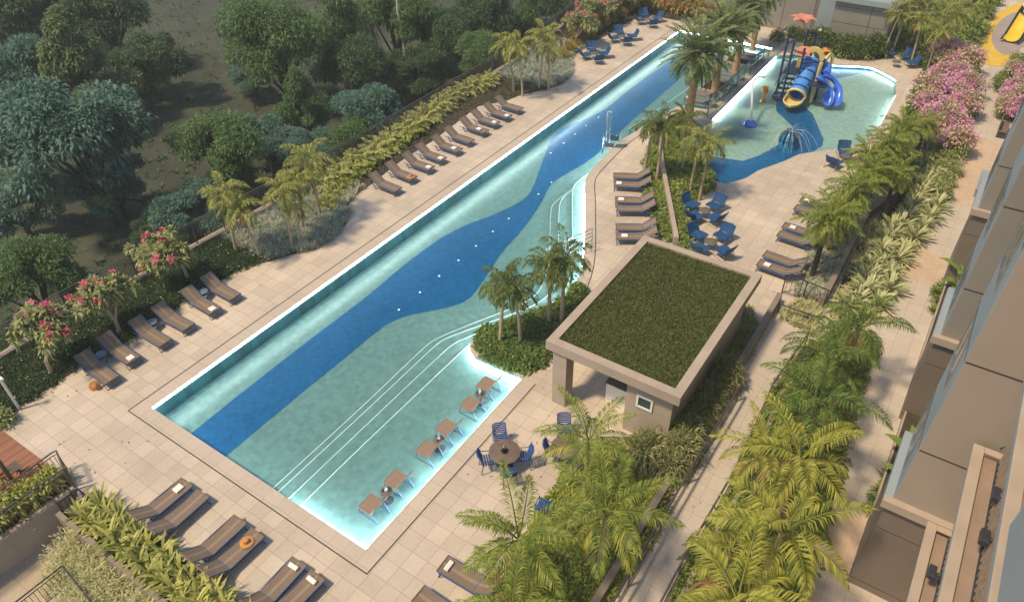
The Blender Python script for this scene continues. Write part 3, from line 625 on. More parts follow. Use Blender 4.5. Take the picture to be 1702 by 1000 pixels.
# right planter between deck and lower garden
RPL=PP([(1319,492),(1345,420),(1368,385),(1395,345),(1420,320),(1440,300)]); RPR=PP([(1367.6,513.5),(1418.6,411.6),(1442,367),(1490,330),(1505,290)])
g=MB(); g.wall(RPR,.22,0,.55,'concrete_dark'); o=g.build('planter_wall'); tag(o,'brown planter wall between the light ground cover and the rosette plants','wall')
g=MB(); g.wall(RPL[:3][::-1],.12,0,.12,'kerb'); o=g.build('planter_kerb'); tag(o,'thin kerb of the light ground cover bed beside the lounger pairs','kerb')
cs=smooth(PP([(1462,372),(1492,350),(1512,322),(1526,290),(1531,262)]),2)
railing('curved_fence','dark curved lattice fence round the end of the palm bed','fence',cs,1.35,0,step=.07,post=1.3,m='darkmetal',two=False)
cf=smooth(PP([(1585,85),(1560,60),(1530,35)]),1)
railing('curved_fence','dark rail fence behind the two blue chairs at the top right','fence',PP([(1500,62),(1540,85),(1570,105)]),1.0,0,step=.3,post=1.5,m='darkmetal')
# centre planter dividing wall
g=MB(); g.wall(PP([(1126,410),(1115,351),(1108,315),(1101,275),(1098,235)]),.22,0,.55,'concrete'); o=g.build('planter_wall'); tag(o,'narrow tan wall through the middle of the central planting','wall')
# small kerb beside pool lift
# ================================================================== FURNITURE
def lounger_proto(head_up=35,slats=True):
    t=thing('sun_lounger','brown sling sun lounger','sun lounger')
    Ls=1.28; Lb=.74; w=.60; h=.33; a=R_(head_up)
    g=MB(); 
    for s in(-1,1): g.tube([(0,s*w/2,h),(-Ls,s*w/2,h)],.020,'navyframe',6)
    g.tube([(0,-w/2,h),(0,w/2,h)],.020,'navyframe',6); g.tube([(-Ls,-w/2,h),(-Ls,w/2,h)],.02,'navyframe',6)
    for s in(-1,1): g.tube([(-.05,s*w/2,h-.07),(-1.9,s*w/2,h-.07)],.016,'navyframe',6)
    g.build('frame',t)
    g=MB(); N=10
    prof=[(-Ls*i/N,h+.022-.03*math.sin(math.pi*i/N)) for i in range(N+1)]
    V=[];ys=[-w/2,-.05,.05,w/2]
    for x,z in prof:
        for y in ys: V.append((x,y,z-.015*(1-abs(y)/(w/2))))
    for j,m in enumerate(('sling','sling_stripe','sling')): g.add(V,[(i*4+j,(i)*4+j+1,(i+1)*4+j+1,(i+1)*4+j) for i in range(N)],m)
    g.tube([(0,-w/2,h+.02),(0,w/2,h+.02)],.024,'sling',6)
    g.build('seat',t)
    g=MB(); V=[]
    for i in range(7):
        u=Lb*i/6; x=-Ls-.01-u*math.cos(a); z=h+.022+u*math.sin(a)-.02*math.sin(math.pi*i/6)
        for y in ys: V.append((x,y,z))
    for j,m in enumerate(('sling','sling_stripe','sling')): g.add(V,[(i*4+j,(i)*4+j+1,(i+1)*4+j+1,(i+1)*4+j) for i in range(6)],m)
    ex=-Ls-Lb*math.cos(a);ez=h+Lb*math.sin(a)
    for s in(-1,1): g.tube([(-Ls,s*w/2,h),(ex,s*w/2,ez)],.02,'navyframe',6)
    g.tube([(ex,-w/2,ez),(ex,w/2,ez)],.024,'sling',6)
    g.tube([(-Ls-Lb*.55*math.cos(a),0,h+Lb*.55*math.sin(a)-.02),(-Ls-.45,0,h-.07)],.012,'navyframe',5)
    g.build('backrest',t)
    for x in(-.12,-1.55):
        g=MB(); g.tube([(x,-w/2,h),(x+.09,-w/2,.015),(x+.09,w/2,.015),(x,w/2,h)],.019,'navyframe',6); g.build('leg',t)
    for s in(-1,1):
        g=MB(); g.tube([(-1.25,s*.2,h-.05),(-1.62,s*.2,.08),(-1.75,s*.2,h-.07)],.012,'navyframe',5); g.build('brace',t)
    return t
LP=lounger_proto()
TOW=None
def towel_proto(roll):
    g=MB()
    if roll: g.tube([(0,-.17,.05),(0,.17,.05)],.052,'towel',12); g.tube([(-.06,-.168,.045),(-.06,.168,.045)],.043,'towel',12)
    else: g.box((0,0,.02),(.30,.26,.04),'towel'); g.box((0,0,.052),(.285,.25,.024),'towel')
    return g.build('towel',bevel=.012)
TWF=towel_proto(False); TWR=towel_proto(True); hatp=None
def hat_proto():
    t=thing('straw_hat','woven straw sun hat','hat'); g=MB(); pr=[(.005,.14),(.05,.138),(.085,.12),(.095,.06),(.10,.02),(.15,.012),(.20,.0),(.215,-.004),(.21,-.012),(.15,0),(.09,.004)]
    g.lathe(pr,'straw',n=26); g.build('crown_and_brim',t); g=MB(); g.lathe([(.100,.024),(.102,.024),(.0985,.055),(.096,.055)],'ribbon',n=26); g.build('ribbon',t); return t
HATP=hat_proto()
ZF=.35
def yaw_px(a,b,z=ZF):
    A=P(*a,z);B=P(*b,z); return math.atan2(A.y-B.y,A.x-B.x)
def loungers(feet,yaw,names,group,items={},z=0,dirpx=None):
    for i,(a,b) in enumerate(feet):
        q=P(a,b,ZF+z); yw=(yaw[i] if hasattr(yaw,'__len__') else yaw)+rnd.uniform(-.035,.035)
        it=items.get(i); lab=names[i]
        place(LP,(q.x,q.y,z),yw,lab,'sun lounger',group)
        if it:
            u=it[1]; v=it[2] if len(it)>2 else 0; x=q.x-u*math.cos(yw)-v*math.sin(yw); y=q.y-u*math.sin(yw)+v*math.cos(yw)
            if it[0]=='hat': place(HATP,(x,y,z+.365),yw+.4,'tan straw sun hat lying on the '+lab.replace('brown sling lounger','lounger').replace(' from the near end',''),'hat')
            else: place(TWR if it[0]=='roll' else TWF,(x,y,z+.337),yw,('rolled' if it[0]=='roll' else 'folded')+' white towel on the '+lab.replace('brown sling lounger','lounger'),'towel','white towels on loungers')
F1=[(662,315),(688,296),(717,279.5),(737,264.5),(764,249.5),(784,234.5),(808,218.5),(827,205),(847,193.5),(866,181.5)]
loungers(F1,R_(-2),['%s brown sling lounger from the near end by the fern hedge'%ORD[i] for i in range(10)],'loungers in front of the fern hedge',{1:('hat',.25),2:('t',.2),3:('t',.2),4:('t',.42),6:('t',.55),7:('t',.25),8:('t',.2)})
F2=[(186,631),(222,598),(275,569),(314,543),(358,516),(391,493)]
loungers(F2,R_(0),['%s brown sling lounger from the near end by the frangipani'%ORD[i] for i in range(6)],'loungers under the frangipani trees',{1:('t',.2),4:('t',.2)})
F3=[(310.5,800),(337,819),(399,862),(428,884),(497,932),(528,954.5)]
nm3=['left brown sling lounger of the pair nearest the stairs','right brown sling lounger of the pair nearest the stairs','left brown sling lounger of the middle lower left pair','right brown sling lounger of the middle lower left pair','left brown sling lounger of the bottom edge pair','right brown sling lounger of the bottom edge pair']
loungers(F3,R_(90),nm3,'lounger pairs behind the strap leaved bed',{0:('t',.33),3:('hat',.42),4:('roll',.2),5:('roll',.2)})
loungers([(736,934.5),(695,985)],R_(180),['brown sling lounger under the palm at the bottom, the upper one','brown sling lounger at the bottom edge, cut by the frame'],'loungers at the bottom edge',{0:('roll',.2)})
F4=[(1020,291),(1021,304),(1023,331),(1025,345.5),(1024,376.5),(1024.5,392)]
y4=[yaw_px((1024,570),(1000,570))]*0+[yaw_px((1019,289),(1057,290)),yaw_px((1020,302),(1060,304)),yaw_px((1022,327),(1063,328)),yaw_px((1025,342),(1066,343)),yaw_px((1024,372),(1068,372)),yaw_px((1024,388),(1070,388))]
loungers(F4,y4,['%s brown sling lounger of the %s pair by the central planter'%(s,p) for p in('top','middle','lowest') for s in('upper','lower')],'lounger pairs by the central planter',{1:('t',.25),2:('t',.3),5:('t',.4)})
F5=[(1331,330.5),(1322,343),(1302.5,373),(1294.5,386.5),(1271,420.5),(1261,435)]
ys=yaw_px((1274,416),(1319,431)); loungers(F5,[ys]*6,['%s brown sling lounger of the %s pair on the right deck'%(s,p) for p in('top','middle','lowest') for s in('upper','lower')],'lounger pairs on the right deck',{0:('t',.33),2:('t',.45),5:('t',.4)})
F6=[(1139,161),(1144,150.5),(1181,128),(1188,118),(1222,93),(1227,86.5)]
loungers(F6,R_(180),['%s brown sling lounger of the %s pair under the date palms'%(s,p) for p in('nearest','middle','farthest') for s in('near','far')],'lounger pairs on the pool shelf',{0:('roll',.15)},z=.02)
# sunbeds standing in the shallow water
def poolbed():
    t=thing('water_sunbed','brown sunbed','sunbed'); w=.62
    g=MB(); V=[]; pr=[(-.27,.10),(-.2,.12),(0,.105),(.18,.10),(.27,.13)]
    for x,z in pr:
        for y in(-w/2,w/2): V.append((x,y,z))
    g.add(V,[(2*i,2*i+2,2*i+3,2*i+1) for i in range(4)],'poolsling'); 
    for s in(-1,1): g.tube([(x,s*w/2,z) for x,z in pr],.018,'poolsling',6)
    g.tube([(-.27,-w/2,.10),(-.27,w/2,.10)],.02,'poolsling',6); g.build('seat',t)
    g=MB(); V=[]; pr=[(.27,.13),(.36,.24),(.46,.42),(.54,.60)]
    for x,z in pr:
        for y in(-w/2,w/2): V.append((x,y,z))
    g.add(V,[(2*i,2*i+2,2*i+3,2*i+1) for i in range(3)],'poolsling')
    for s in(-1,1): g.tube([(x,s*w/2,z) for x,z in pr],.018,'poolsling',6)
    g.tube([(.54,-w/2,.60),(.54,w/2,.60)],.02,'poolsling',6); g.build('backrest',t)
    for s in(-1,1):
        g=MB(); y=s*(w/2-.03); g.tube([(-.22,y,.10),(-.30,y,-.28),(.52,y,-.28),(.30,y,.16)],.02,'navyframe',6); g.build('leg',t)
    return t
PB=poolbed()
for i,(a,b) in enumerate([(616,837),(657.5,795.5),(709,745),(741.5,709.5),(781,671),(808,637.5)]):
    q=P(a,b,.1); place(PB,(q.x,q.y,0),0,'%s blue legged sunbed in the shallow water from the near end'%ORD[i],'sunbed','sunbeds standing in the shallow water')
def watertable():
    t=thing('water_side_table','table','side table'); g=MB(); g.lathe([(0,.20),(.2,.20),(.215,.19),(.215,.175),(0,.172)],'stonetable',n=20); g.build('table_top',t)
    g=MB(); g.lathe([(.03,.18),(.03,-.22),(.18,-.28),(.2,-.30)],'darkmetal',n=12); g.build('base',t); return t
WT=watertable()
def jug():
    t=thing('drink_set','jug','drinks'); g=MB(); g.lathe([(0,0),(.05,0),(.06,.08),(.035,.17),(.045,.2)],'pipewhite',n=12); g.build('jug',t); 
    for k in(0,1): g=MB(); g.lathe([(0,0),(.025,0),(.03,.09)],'bottle',c=(.1*math.cos(2+2*k),.1*math.sin(2+2*k),0),n=8); g.build('glass',t)
    return t
JG=jug()
for i,(a,b) in enumerate([(640,814.5),(727.6,729),(796,653)]):
    q=P(a,b,.19); place(WT,(q.x+.05,q.y,0),0,'small round dark table in the water between the %s pair of sunbeds'%['nearest','middle','farthest'][i],'side table','round tables in the shallow water')
    place(JG,(q.x+.05,q.y,.2),i,'white jug and dark glasses on the %s water table'%['nearest','middle','farthest'][i],'drinks','drinks on the water tables')
# low lounge chair (blue shell, thin loop legs)
def lounge_chair():
    t=thing('lounge_chair','blue chair','chair'); w=.70
    g=MB(); V=[]; pr=[(.36,.40),(.30,.415),(.0,.385),(-.25,.36)]
    for x,z in pr:
        for y in(-w/2,-w/4,w/4,w/2): V.append((x,y,z-(.02 if abs(y)<w/3 else 0)))
    for x,z in pr:
        for y in(-w/2,-w/4,w/4,w/2): V.append((x,y,z-.045-(.02 if abs(y)<w/3 else 0)))
    F=[]; n=len(pr)
    for i in range(n-1):
        for j in range(3): a=i*4+j; F.append((a,a+1,a+5,a+4)); F.append((a+16,a+20,a+21,a+17))
    for i in range(n-1): F.append((i*4,i*4+4,i*4+20,i*4+16)); F.append((i*4+3,i*4+19,i*4+23,i*4+7))
    F.append((0,16,17,1));F.append((1,17,18,2));F.append((2,18,19,3))
    g.add(V,F,'bluecloth'); g.build('seat',t)
    g=MB(); V=[]; pr=[(-.25,.36),(-.33,.50),(-.42,.68),(-.46,.80)]
    for dx in(0,.045):
        for x,z in pr:
            for y in(-w/2,-w/4,w/4,w/2): V.append((x-dx+(.05 if abs(y)>w/3 else 0),y,z-dx*.3))
    F=[]
    for i in range(n-1):
        for j in range(3): a=i*4+j; F.append((a,a+1,a+5,a+4)); F.append((a+16,a+20,a+21,a+17))
    for i in range(n-1): F.append((i*4,i*4+4,i*4+20,i*4+16)); F.append((i*4+3,i*4+19,i*4+23,i*4+7))
    for j in range(3): F.append((12+j,28+j,29+j,13+j))
    g.add(V,F,'bluecloth'); g.build('backrest',t)
    for s in(-1,1):
        g=MB(); y=s*(w/2-.03); g.tube([(.30,y,.38),(.36,y,.02),(-.40,y,.02),(-.28,y,.37)],.014,'greyframe',6); g.build('leg',t)
    g=MB(); g.tube([(.30,-w/2+.03,.36),(.30,w/2-.03,.36)],.012,'greyframe',6); g.build('crossbar',t)
    return t
CHP=lounge_chair()
def low_table():
    t=thing('low_table','table','table'); g=MB(); g.lathe([(0,.40),(.29,.40),(.31,.385),(.30,.37),(0,.365)],'stonetable',n=26); g.build('table_top',t)
    for k in range(3):
        a=k*2.09+.4; g=MB(); g.tube([(.12*math.cos(a),.12*math.sin(a),.37),(.24*math.cos(a),.24*math.sin(a),.01)],.014,'greyframe',6); g.build('leg',t)
    return t
LT=low_table()
def chairgroup(table,chairs,where,group,names,zt=.4):
    T=P(table[0],table[1],zt)
    place(LT,(T.x,T.y,0),0,'small round stone table %s'%where,'table','low round tables')
    for (a,b),nm in zip(chairs,names):
        q=P(a,b,.38); place(CHP,(q.x,q.y,0),math.atan2(T.y-q.y,T.x-q.x)+rnd.uniform(-.1,.1),'%s %s'%(nm,where),'chair',group)
nn=['blue lounge chair, left rear,','blue lounge chair, right rear,','blue lounge chair, left front,','blue lounge chair, right front,']
chairgroup((1171.9,349),[(1149,338),(1189,339.5),(1155.5,358),(1190,361)],'in the upper group by the central planter','blue chairs by the central planter',nn)
chairgroup((1181.8,401),[(1160,388.5),(1202,389.5),(1164,411.5),(1204,415.5)],'in the lower group by the pavilion roof','blue chairs by the central planter',nn)
nn2=['blue lounge chair, left one,','blue lounge chair, rear one,','blue lounge chair, right one,','blue lounge chair, front one,']
chairgroup((988,88.5),[(972.4,90.5),(983,80.5),(1003,88),(994,97)],'in the nearest group by the far flowering trees','blue chairs on the far deck',nn2)
chairgroup((1033.5,60),[(1019.8,62.5),(1029.3,52.5),(1050.6,59),(1040.5,67)],'in the middle group by the far flowering trees','blue chairs on the far deck',nn2)
chairgroup((1077,31.5),[(1064,32.8),(1070.7,23.6),(1092,29.5),(1084,38)],'in the farthest group by the red topped hedge','blue chairs on the far deck',nn2)
chairgroup((1407,258.5),[(1387,268),(1404,250)],'beside the childrens pool','blue chairs beside the childrens pool',['blue lounge chair, near one,','blue lounge chair, far one,'])
chairgroup((1490.4,102),[(1477.6,87),(1508,92),(1516,103)],'at the top right under the slim palms','blue chairs under the slim palms',['blue lounge chair, left one,','blue lounge chair, middle one,','blue lounge chair, right one,'])
# dining chairs
def dining_chair():
    t=thing('dining_chair','blue dining chair','chair'); w=.46
    g=MB()
    for k in range(6): x=.20-.08*k; g.tube([(x,-w/2,.45-.012*math.sin(k)),(x,0,.435),(x,w/2,.45)],.030,'chairblue',6)
    g.build('seat',t)
    g=MB()
    for k in range(6): z=.50+.07*k; x=-.22-.05*k*.5; g.tube([(x+.03,-w/2,z),(x-.03,-w/4,z),(x-.03,w/4,z),(x+.03,w/2,z)],.027,'chairblue',6)
    g.build('backrest',t)
    for s in(-1,1):
        g=MB(); y=s*(w/2); g.tube([(.24,y,0),(.20,y,.45),(.18,y,.62),(-.20,y,.66),(-.32,y,.88)],.016,'navyframe',6); g.build('front_leg',t)
        g=MB(); g.tube([(-.30,y,.62),(-.22,y,.45),(-.30,y,0)],.016,'navyframe',6); g.build('rear_leg',t)
    return t
DCH=dining_chair()
def round_table():
    t=thing('round_table','table','table'); g=MB(); g.lathe([(0,.745),(.50,.745),(.535,.735),(.535,.715),(.5,.70),(0,.70)],'tabletop',n=40); g.build('table_top',t)
    g=MB(); g.lathe([(.05,.70),(.045,.1),(.10,.05),(.28,.02),(.28,0)],'darkmetal',n=18); g.build('pedestal',t); return t
RT=round_table()
def dine(tpx,chairs,where,nms):
    T=P(tpx[0],tpx[1],.74); place(RT,(T.x,T.y,0),0,'round brown dining table %s'%where,'table','round dining tables')
    for (a,b),nm in zip(chairs,nms):
        q=P(a,b,.5); place(DCH,(q.x,q.y,0),math.atan2(T.y-q.y,T.x-q.x),'%s %s'%(nm,where),'chair','blue dining chairs')
    return T
nd=['blue dining chair, rear one,','blue dining chair, left one,','blue dining chair, right one,','blue dining chair, front one,']
T=dine((838.6,749.5),[(832,727),(812,762),(868,757),(845,782)],'beside the pool and the small palm',nd)
t=thing('bottle_tray','dark tray of bottles on the dining table beside the pool','tray',(T.x,T.y,.747)); g=MB(); g.lathe([(0,.004),(.11,.004),(.12,.02),(.125,.02)],'black',n=20); g.build('tray',t)
for k,(dx,dy) in enumerate([(.03,.02),(-.04,.03),(.0,-.05)]):
    g=MB(); g.lathe([(0,.01),(.032,.01),(.034,.15),(.014,.2),(.013,.25)],['bottle','white','black'][k],c=(dx,dy,0),n=10); g.build('bottle',t)
dine((942,742),[(938,710),(921,748),(957,770),(905,838)],'half hidden by the bottom palms',nd)
# little side tables among the lower left loungers
def sidetab():
    t=thing('side_table','t','side table'); g=MB(); g.lathe([(0,.40),(.21,.40),(.225,.39),(.22,.38),(0,.375)],'sidetable',n=20); g.build('table_top',t)
    g=MB(); g.lathe([(.0,.28),(.15,.28),(.155,.27),(0,.265)],'sidetable',c=(.18,-.12,0),n=18); g.build('lower_top',t)
    for k in range(3): a=2.09*k; g=MB(); g.tube([(.15*math.cos(a),.15*math.sin(a),.38),(.19*math.cos(a),.19*math.sin(a),0)],.013,'navyframe',6); g.build('leg',t)
    return t
STB=sidetab()
for i,(a,b) in enumerate([(168,588),(252,535),(337,484)]):
    q=P(a,b,.38); place(STB,(q.x,q.y,0),0,'blue grey side table between the %s pair of loungers under the frangipani'%['near','middle','far'][i],'side table','blue side tables')
q=P(159,643,.1); HB=place(HATP,(q.x,q.y,.14),1.0,'tan straw hat leaning on the paving beside the nearest frangipani lounger','hat'); HB.rotation_euler=(R_(20),R_(62),0); HB.location.z=.17
# ================================================================== POOL FITTINGS
q=P(1013,243); t=thing('pool_lift','grey pool access lift with a dark seat and tall mast','pool lift',(q.x,q.y,0),R_(20))
g=MB(); g.box((0,0,.03),(.5,.5,.06),'metal'); g.build('base',t,bevel=.01)
g=MB(); g.tube([(-.25,.1,0),(-.25,.1,2.1)],.035,'steel',8); g.tube([(-.05,.1,0),(-.05,.1,2.1)],.025,'steel',8); g.tube([(-.3,.1,2.1),(0,.1,2.1)],.035,'steel',8); g.build('mast',t)
g=MB(); g.box((.25,-.05,.55),(.5,.5,.05),'darkmetal'); g.box((.48,-.05,.8),(.05,.5,.5),'darkmetal',T=Matrix.Rotation(.2,3,'Y')); g.build('seat',t,bevel=.01)
g=MB(); g.tube([(-.15,.1,.9),(.2,.1,.5),(.5,.1,.3)],.03,'steel',8); g.build('arm',t)
g=MB(); g.tube([(-.4,-.1,.6),(-.4,-.1,-.5)],.03,'steel',8); g.tube([(-.4,.25,.6),(-.4,.25,-.5)],.03,'steel',8)
for z in(-.3,0,.25): g.tube([(-.4,-.1,z),(-.4,.25,z)],.02,'steel',6)
g.build('ladder',t)
for i,(A,B) in enumerate([((905,416),(985,380)),((912,428),(985,392))]):
    a=P(*A,.35);b=P(*B,.9); c=P(950,404,.6) if i==0 else P(950,414,.6)
    t=thing('pool_handrail','long steel handrail over the pool steps, %s one'%['upper','lower'][i],'handrail',(b.x,b.y,0),0,'steel handrails over the pool steps'); o=Vector((b.x,b.y,0))
    g=MB(); g.tube([Vector((b.x,b.y,0))-o,b-o,a-o,Vector((a.x,a.y,-.55))-o],.022,'steel',8); g.build('rail',t)
    g=MB(); m_=(a+b)/2; g.tube([m_-o,Vector((m_.x,m_.y,-.5))-o],.02,'steel',8); g.build('post',t)
    g=MB(); g.tube([(a-Vector((0,0,.22)))-o,(b-Vector((0,0,.22)))-o],.016,'steel',8); g.build('lower_rail',t)
# lamp post at the left edge
q=P(33,680); t=thing('garden_lamp','slim pale lamp post with a flat head at the left edge','lamp',(q.x,q.y,0)); g=MB(); g.tube([(0,0,0),(0,0,1.55)],.05,'pipewhite',10); g.build('post',t); g=MB(); g.box((0,0,1.6),(.22,.16,.08),'white'); g.build('head',t,bevel=.01)
q=P(33,815); t=thing('timber_post','dark square post on the timber deck at the left edge','post',(q.x,q.y,0)); g=MB(); g.box((0,0,1.1),(.12,.12,2.2),'metal'); g.build('shaft',t); g=MB(); g.box((0,0,.02),(.2,.2,.04),'darkmetal'); g.build('foot',t)
q=P(0,800,.4); g=MB(); g.box((0,0,.2),(.5,1.4,.06),'darkbark'); 
t=thing('deck_bench','dark slatted bench at the left edge of the timber deck','bench',(q.x-.2,q.y,0)); 
g=MB()
for k in range(5): g.box((-.2+.1*k,0,.42),(.07,1.5,.04),'tabletop')
g.build('seat',t)
for y in(-.6,.6): g=MB(); g.box((0,y,.2),(.45,.06,.4),'darkmetal'); g.build('leg',t)
# ================================================================== PLAY STRUCTURE
base=P(1316,162); 
t=thing('water_play_tower','blue and yellow water play tower with slides, flowers and stairs','play structure',(base.x,base.y,-.2))
def pl(px,py,z): 
    q=P(px,py,z); return (q.x-base.x,q.y-base.y,z+.2)
PO={}
for nm,(a,b),h in (('a',(1290,153),3.7),('b',(1300,158),3.7),('c',(1318,163),3.4),('d',(1346,150),3.4),('e',(1356,160),2.6),('f',(1336,140),3.6),('g',(1321,143),3.9)):
    q=P(a,b,0); x,y=q.x-base.x,q.y-base.y; PO[nm]=(x,y,h); g=MB(); g.tube([(x,y,0),(x,y,h)],.075,'playnavy',10); g.lathe([(.09,h),(.06,h+.08),(0,h+.1)],'playnavy',c=(x,y,0),n=10); g.build('post',t)
def pb(a,b,z,dz=0): A=PO[a];B=PO[b]; return [(A[0],A[1],z),(B[0],B[1],z+dz)]
g=MB()
for a,b,z in (('a','b',3.6),('b','c',3.2),('c','e',2.5),('a','g',3.5),('g','f',3.5),('f','d',3.3),('d','e',2.5),('b','c',2.9),('f','d',2.9)): g.tube(pb(a,b,z),.045,'playnavy',8)
for a,b in(('a','b'),):
    for z in(.9,1.6,2.4,3.0): g.tube(pb(a,b,z),.04,'playnavy',6)
g.build('crossbars',t)
cx=sum(PO[k][0] for k in'cdfg')/4; cy=sum(PO[k][1] for k in'cdfg')/4
g=MB(); g.box((cx,cy,1.55),(2.2,2.4,.1),'playnavy'); g.build('platform',t)
# stairs on the left
g=MB(); A=Vector(PO['a']);B=Vector(PO['b']); 
s0=Vector(pl(1303,157,.1)); s1=Vector((cx-.7,cy+.5,1.6)); s0=Vector((PO['b'][0]-.1,PO['b'][1]-.5,.15))
for k in range(8):
    q=s0+(Vector((cx-.6,cy+.6,1.6))-s0)*(k/7); g.box(tuple(q),(.75,.3,.06),'playnavy',rz=.25)
for s in(-.4,.4): g.tube([s0+Vector((s,0,.0)),Vector((cx-.6+s,cy+.6,1.6))],.05,'playnavy',6)
g.build('stairs',t)
g=MB()
for s in(-.4,.4): g.tube([s0+Vector((s,0,.75)),Vector((cx-.6+s,cy+.6,2.4))],.035,'playnavy',6)
g.build('stair_rails',t)
# tube slide
mouth=Vector(pl(1322,163,.25)); top=Vector(pl(1346,96,1.9)); 
mid1=mouth+(top-mouth)*.33; 
top=Vector((PO['c'][0]+.35,PO['c'][1]+1.3,2.35)); mouth=Vector(pl(1324,158,.55)); 
def arc(a,b,n,sag=.0): return [a+(b-a)*(i/n)-Vector((0,0,sag*math.sin(math.pi*i/n))) for i in range(n+1)]
cl=arc(top,mouth,12,.12)
g=MB(); g.tube(cl,.54,'slidetube',20,caps=False); g.tube(cl,.50,'slideblue',20,caps=False)
g.build('tube_slide',t)
g=MB()
for k in(1,4,7,10):
    d=(cl[k+1]-cl[k-1]).normalized()*.04; g.tube([cl[k]-d,cl[k]+d],.575,'playnavy',20,caps=False)
g.build('slide_bands',t)
d=(cl[-1]-cl[-2]).normalized(); e1=d.cross(Vector((0,0,1))).normalized(); e2=e1.cross(d)
def ringpts(c,r,n=22,sx=1): return [c+e1*(r*math.cos(2*math.pi*i/n))*sx+e2*(r*math.sin(2*math.pi*i/n)) for i in range(n)]
g=MB(); g.tube(ringpts(cl[-1],.56),.085,'cream',8,closed=True)
# open half-pipe lip
dh=Vector((d.x,d.y,0)).normalized(); V=[];N=8
for i in range(N+1):
    s=i/N; c=cl[-1]+dh*(1.25*s)-Vector((0,0,.22*s)); rr=.56*(1 if s<.5 else math.sqrt(max(0,1-((s-.5)/.5)**2*.93)))
    for j in range(11):
        a=math.pi*(1+j/10); V.append(tuple(c+e1*(rr*math.cos(a))+Vector((0,0,1))*(.42*math.sin(a)*(rr/.56))))
g.add(V,[(i*11+j,i*11+j+1,(i+1)*11+j+1,(i+1)*11+j) for i in range(N) for j in range(10)],'cream',True)
g.tube([Vector(V[i*11]) for i in range(N+1)]+[Vector(V[i*11+10]) for i in range(N,-1,-1)],.05,'cream',8)
g.build('slide_mouth',t)
# arched cream panels
def archpanel(c,ang,w,h,name='entrance_arch',th=.1):
    g=MB(); pts=[]
    n=12; out=[(-w/2,0)]+[(w/2*math.cos(math.pi-math.pi*i/n),h-w/2+w/2*math.sin(math.pi*i/n)) for i in range(n+1)]+[(w/2,0)]
    wi=w*.30; inn=[(wi,.0)]+[(wi*math.cos(math.pi*i/n),h-w/2+wi*math.sin(math.pi*i/n)) for i in range(n+1)]+[(-wi,0)]
    V=[];k=len(out)
    inn=inn[::-1]
    for y in(-th/2,th/2):
        for x,z in out: V.append((x,y,z))
        for x,z in inn: V.append((x,y,z))
    F=[]; m=k
    for i in range(k-1):
        F.append((i,i+1,m+i+1,m+i)); F.append((2*m+i,2*m+m+i,2*m+m+i+1,2*m+i+1)); F.append((i,2*m+i,2*m+i+1,i+1)); F.append((m+i,m+i+1,3*m+i+1,3*m+i))
    ca,sa_=math.cos(ang),math.sin(ang); V=[(c[0]+x*ca-y*sa_,c[1]+x*sa_+y*ca,c[2]+z) for x,y,z in V]; g.add(V,F,'cream'); return g.build(name,t)
archpanel((top.x,top.y-.05,1.5),math.atan2(d.y,d.x)+math.pi/2,1.45,1.75)
archpanel((PO['b'][0]+.75,PO['b'][1]+1.6,1.2),.1,1.3,1.75)
archpanel((PO['e'][0]+.1,PO['e'][1]+.6,1.4),1.3,1.2,1.5)
g=MB(); q=Vector(PO['c']); g.box((q.x+1.1,q.y+.25,1.4),(.12,.3,2.6),'cream'); g.build('cream_panel',t)
# open double slides on the right (curving toward the camera)
def openslide(pts,w,m,name):
    g=MB(); V=[];N=len(pts); K=9
    for i,p in enumerate(pts):
        a=pts[max(i-1,0)];b=pts[min(i+1,N-1)]; dd=(b-a); dd.z=0; dd.normalize(); sd=Vector((-dd.y,dd.x,0))
        for j in range(K):
            u=-1+2*j/(K-1); V.append(tuple(p+sd*(u*w/2)+Vector((0,0,.24*(abs(u)**3)))))
    F=[(i*K+j,i*K+j+1,(i+1)*K+j+1,(i+1)*K+j) for i in range(N-1) for j in range(K-1)]
    g.add(V,F,m,True)
    for j in(0,K-1): g.tube([Vector(V[i*K+j]) for i in range(N)],.035,m,6)
    return g.build(name,t)
def bez(p0,p1,p2,p3,n=18): return [p0*(1-s)**3+p1*3*s*(1-s)**2+p2*3*s*s*(1-s)+p3*s**3 for s in [i/n for i in range(n+1)]]
s1=Vector(pl(1368,129,1.55)); s2=Vector(pl(1357,132,1.55))
e_a=Vector(pl(1388,176,.10)); e_b=Vector(pl(1374,176,.10))
openslide(bez(s1,Vector(pl(1386,131,1.5)),Vector(pl(1396,150,.7)),e_a),.60,'slideblue','open_slide')
openslide(bez(s2,Vector(pl(1374,138,1.5)),Vector(pl(1381,152,.7)),e_b),.60,'slideblue','open_slide')
g=MB(); g.tube(bez(Vector(pl(1352,105,2.0)),Vector(pl(1364,102,2.0)),Vector(pl(1382,109,1.9)),Vector(pl(1372,124,1.6)),14),.26,'slideblue',16,caps=False); g.build('curved_tube',t)
g=MB(); q=Vector(pl(1360,140,1.3)); g.box(tuple(q),(1.1,.9,.08),'playnavy'); g.build('slide_platform',t)
g=MB(); 
for px_,py_ in((1354,150),(1366,146)): q=Vector(pl(px_,py_,0)); g.tube([q,q+Vector((0,0,1.5))],.05,'playnavy',8)
g.build('slide_support',t)
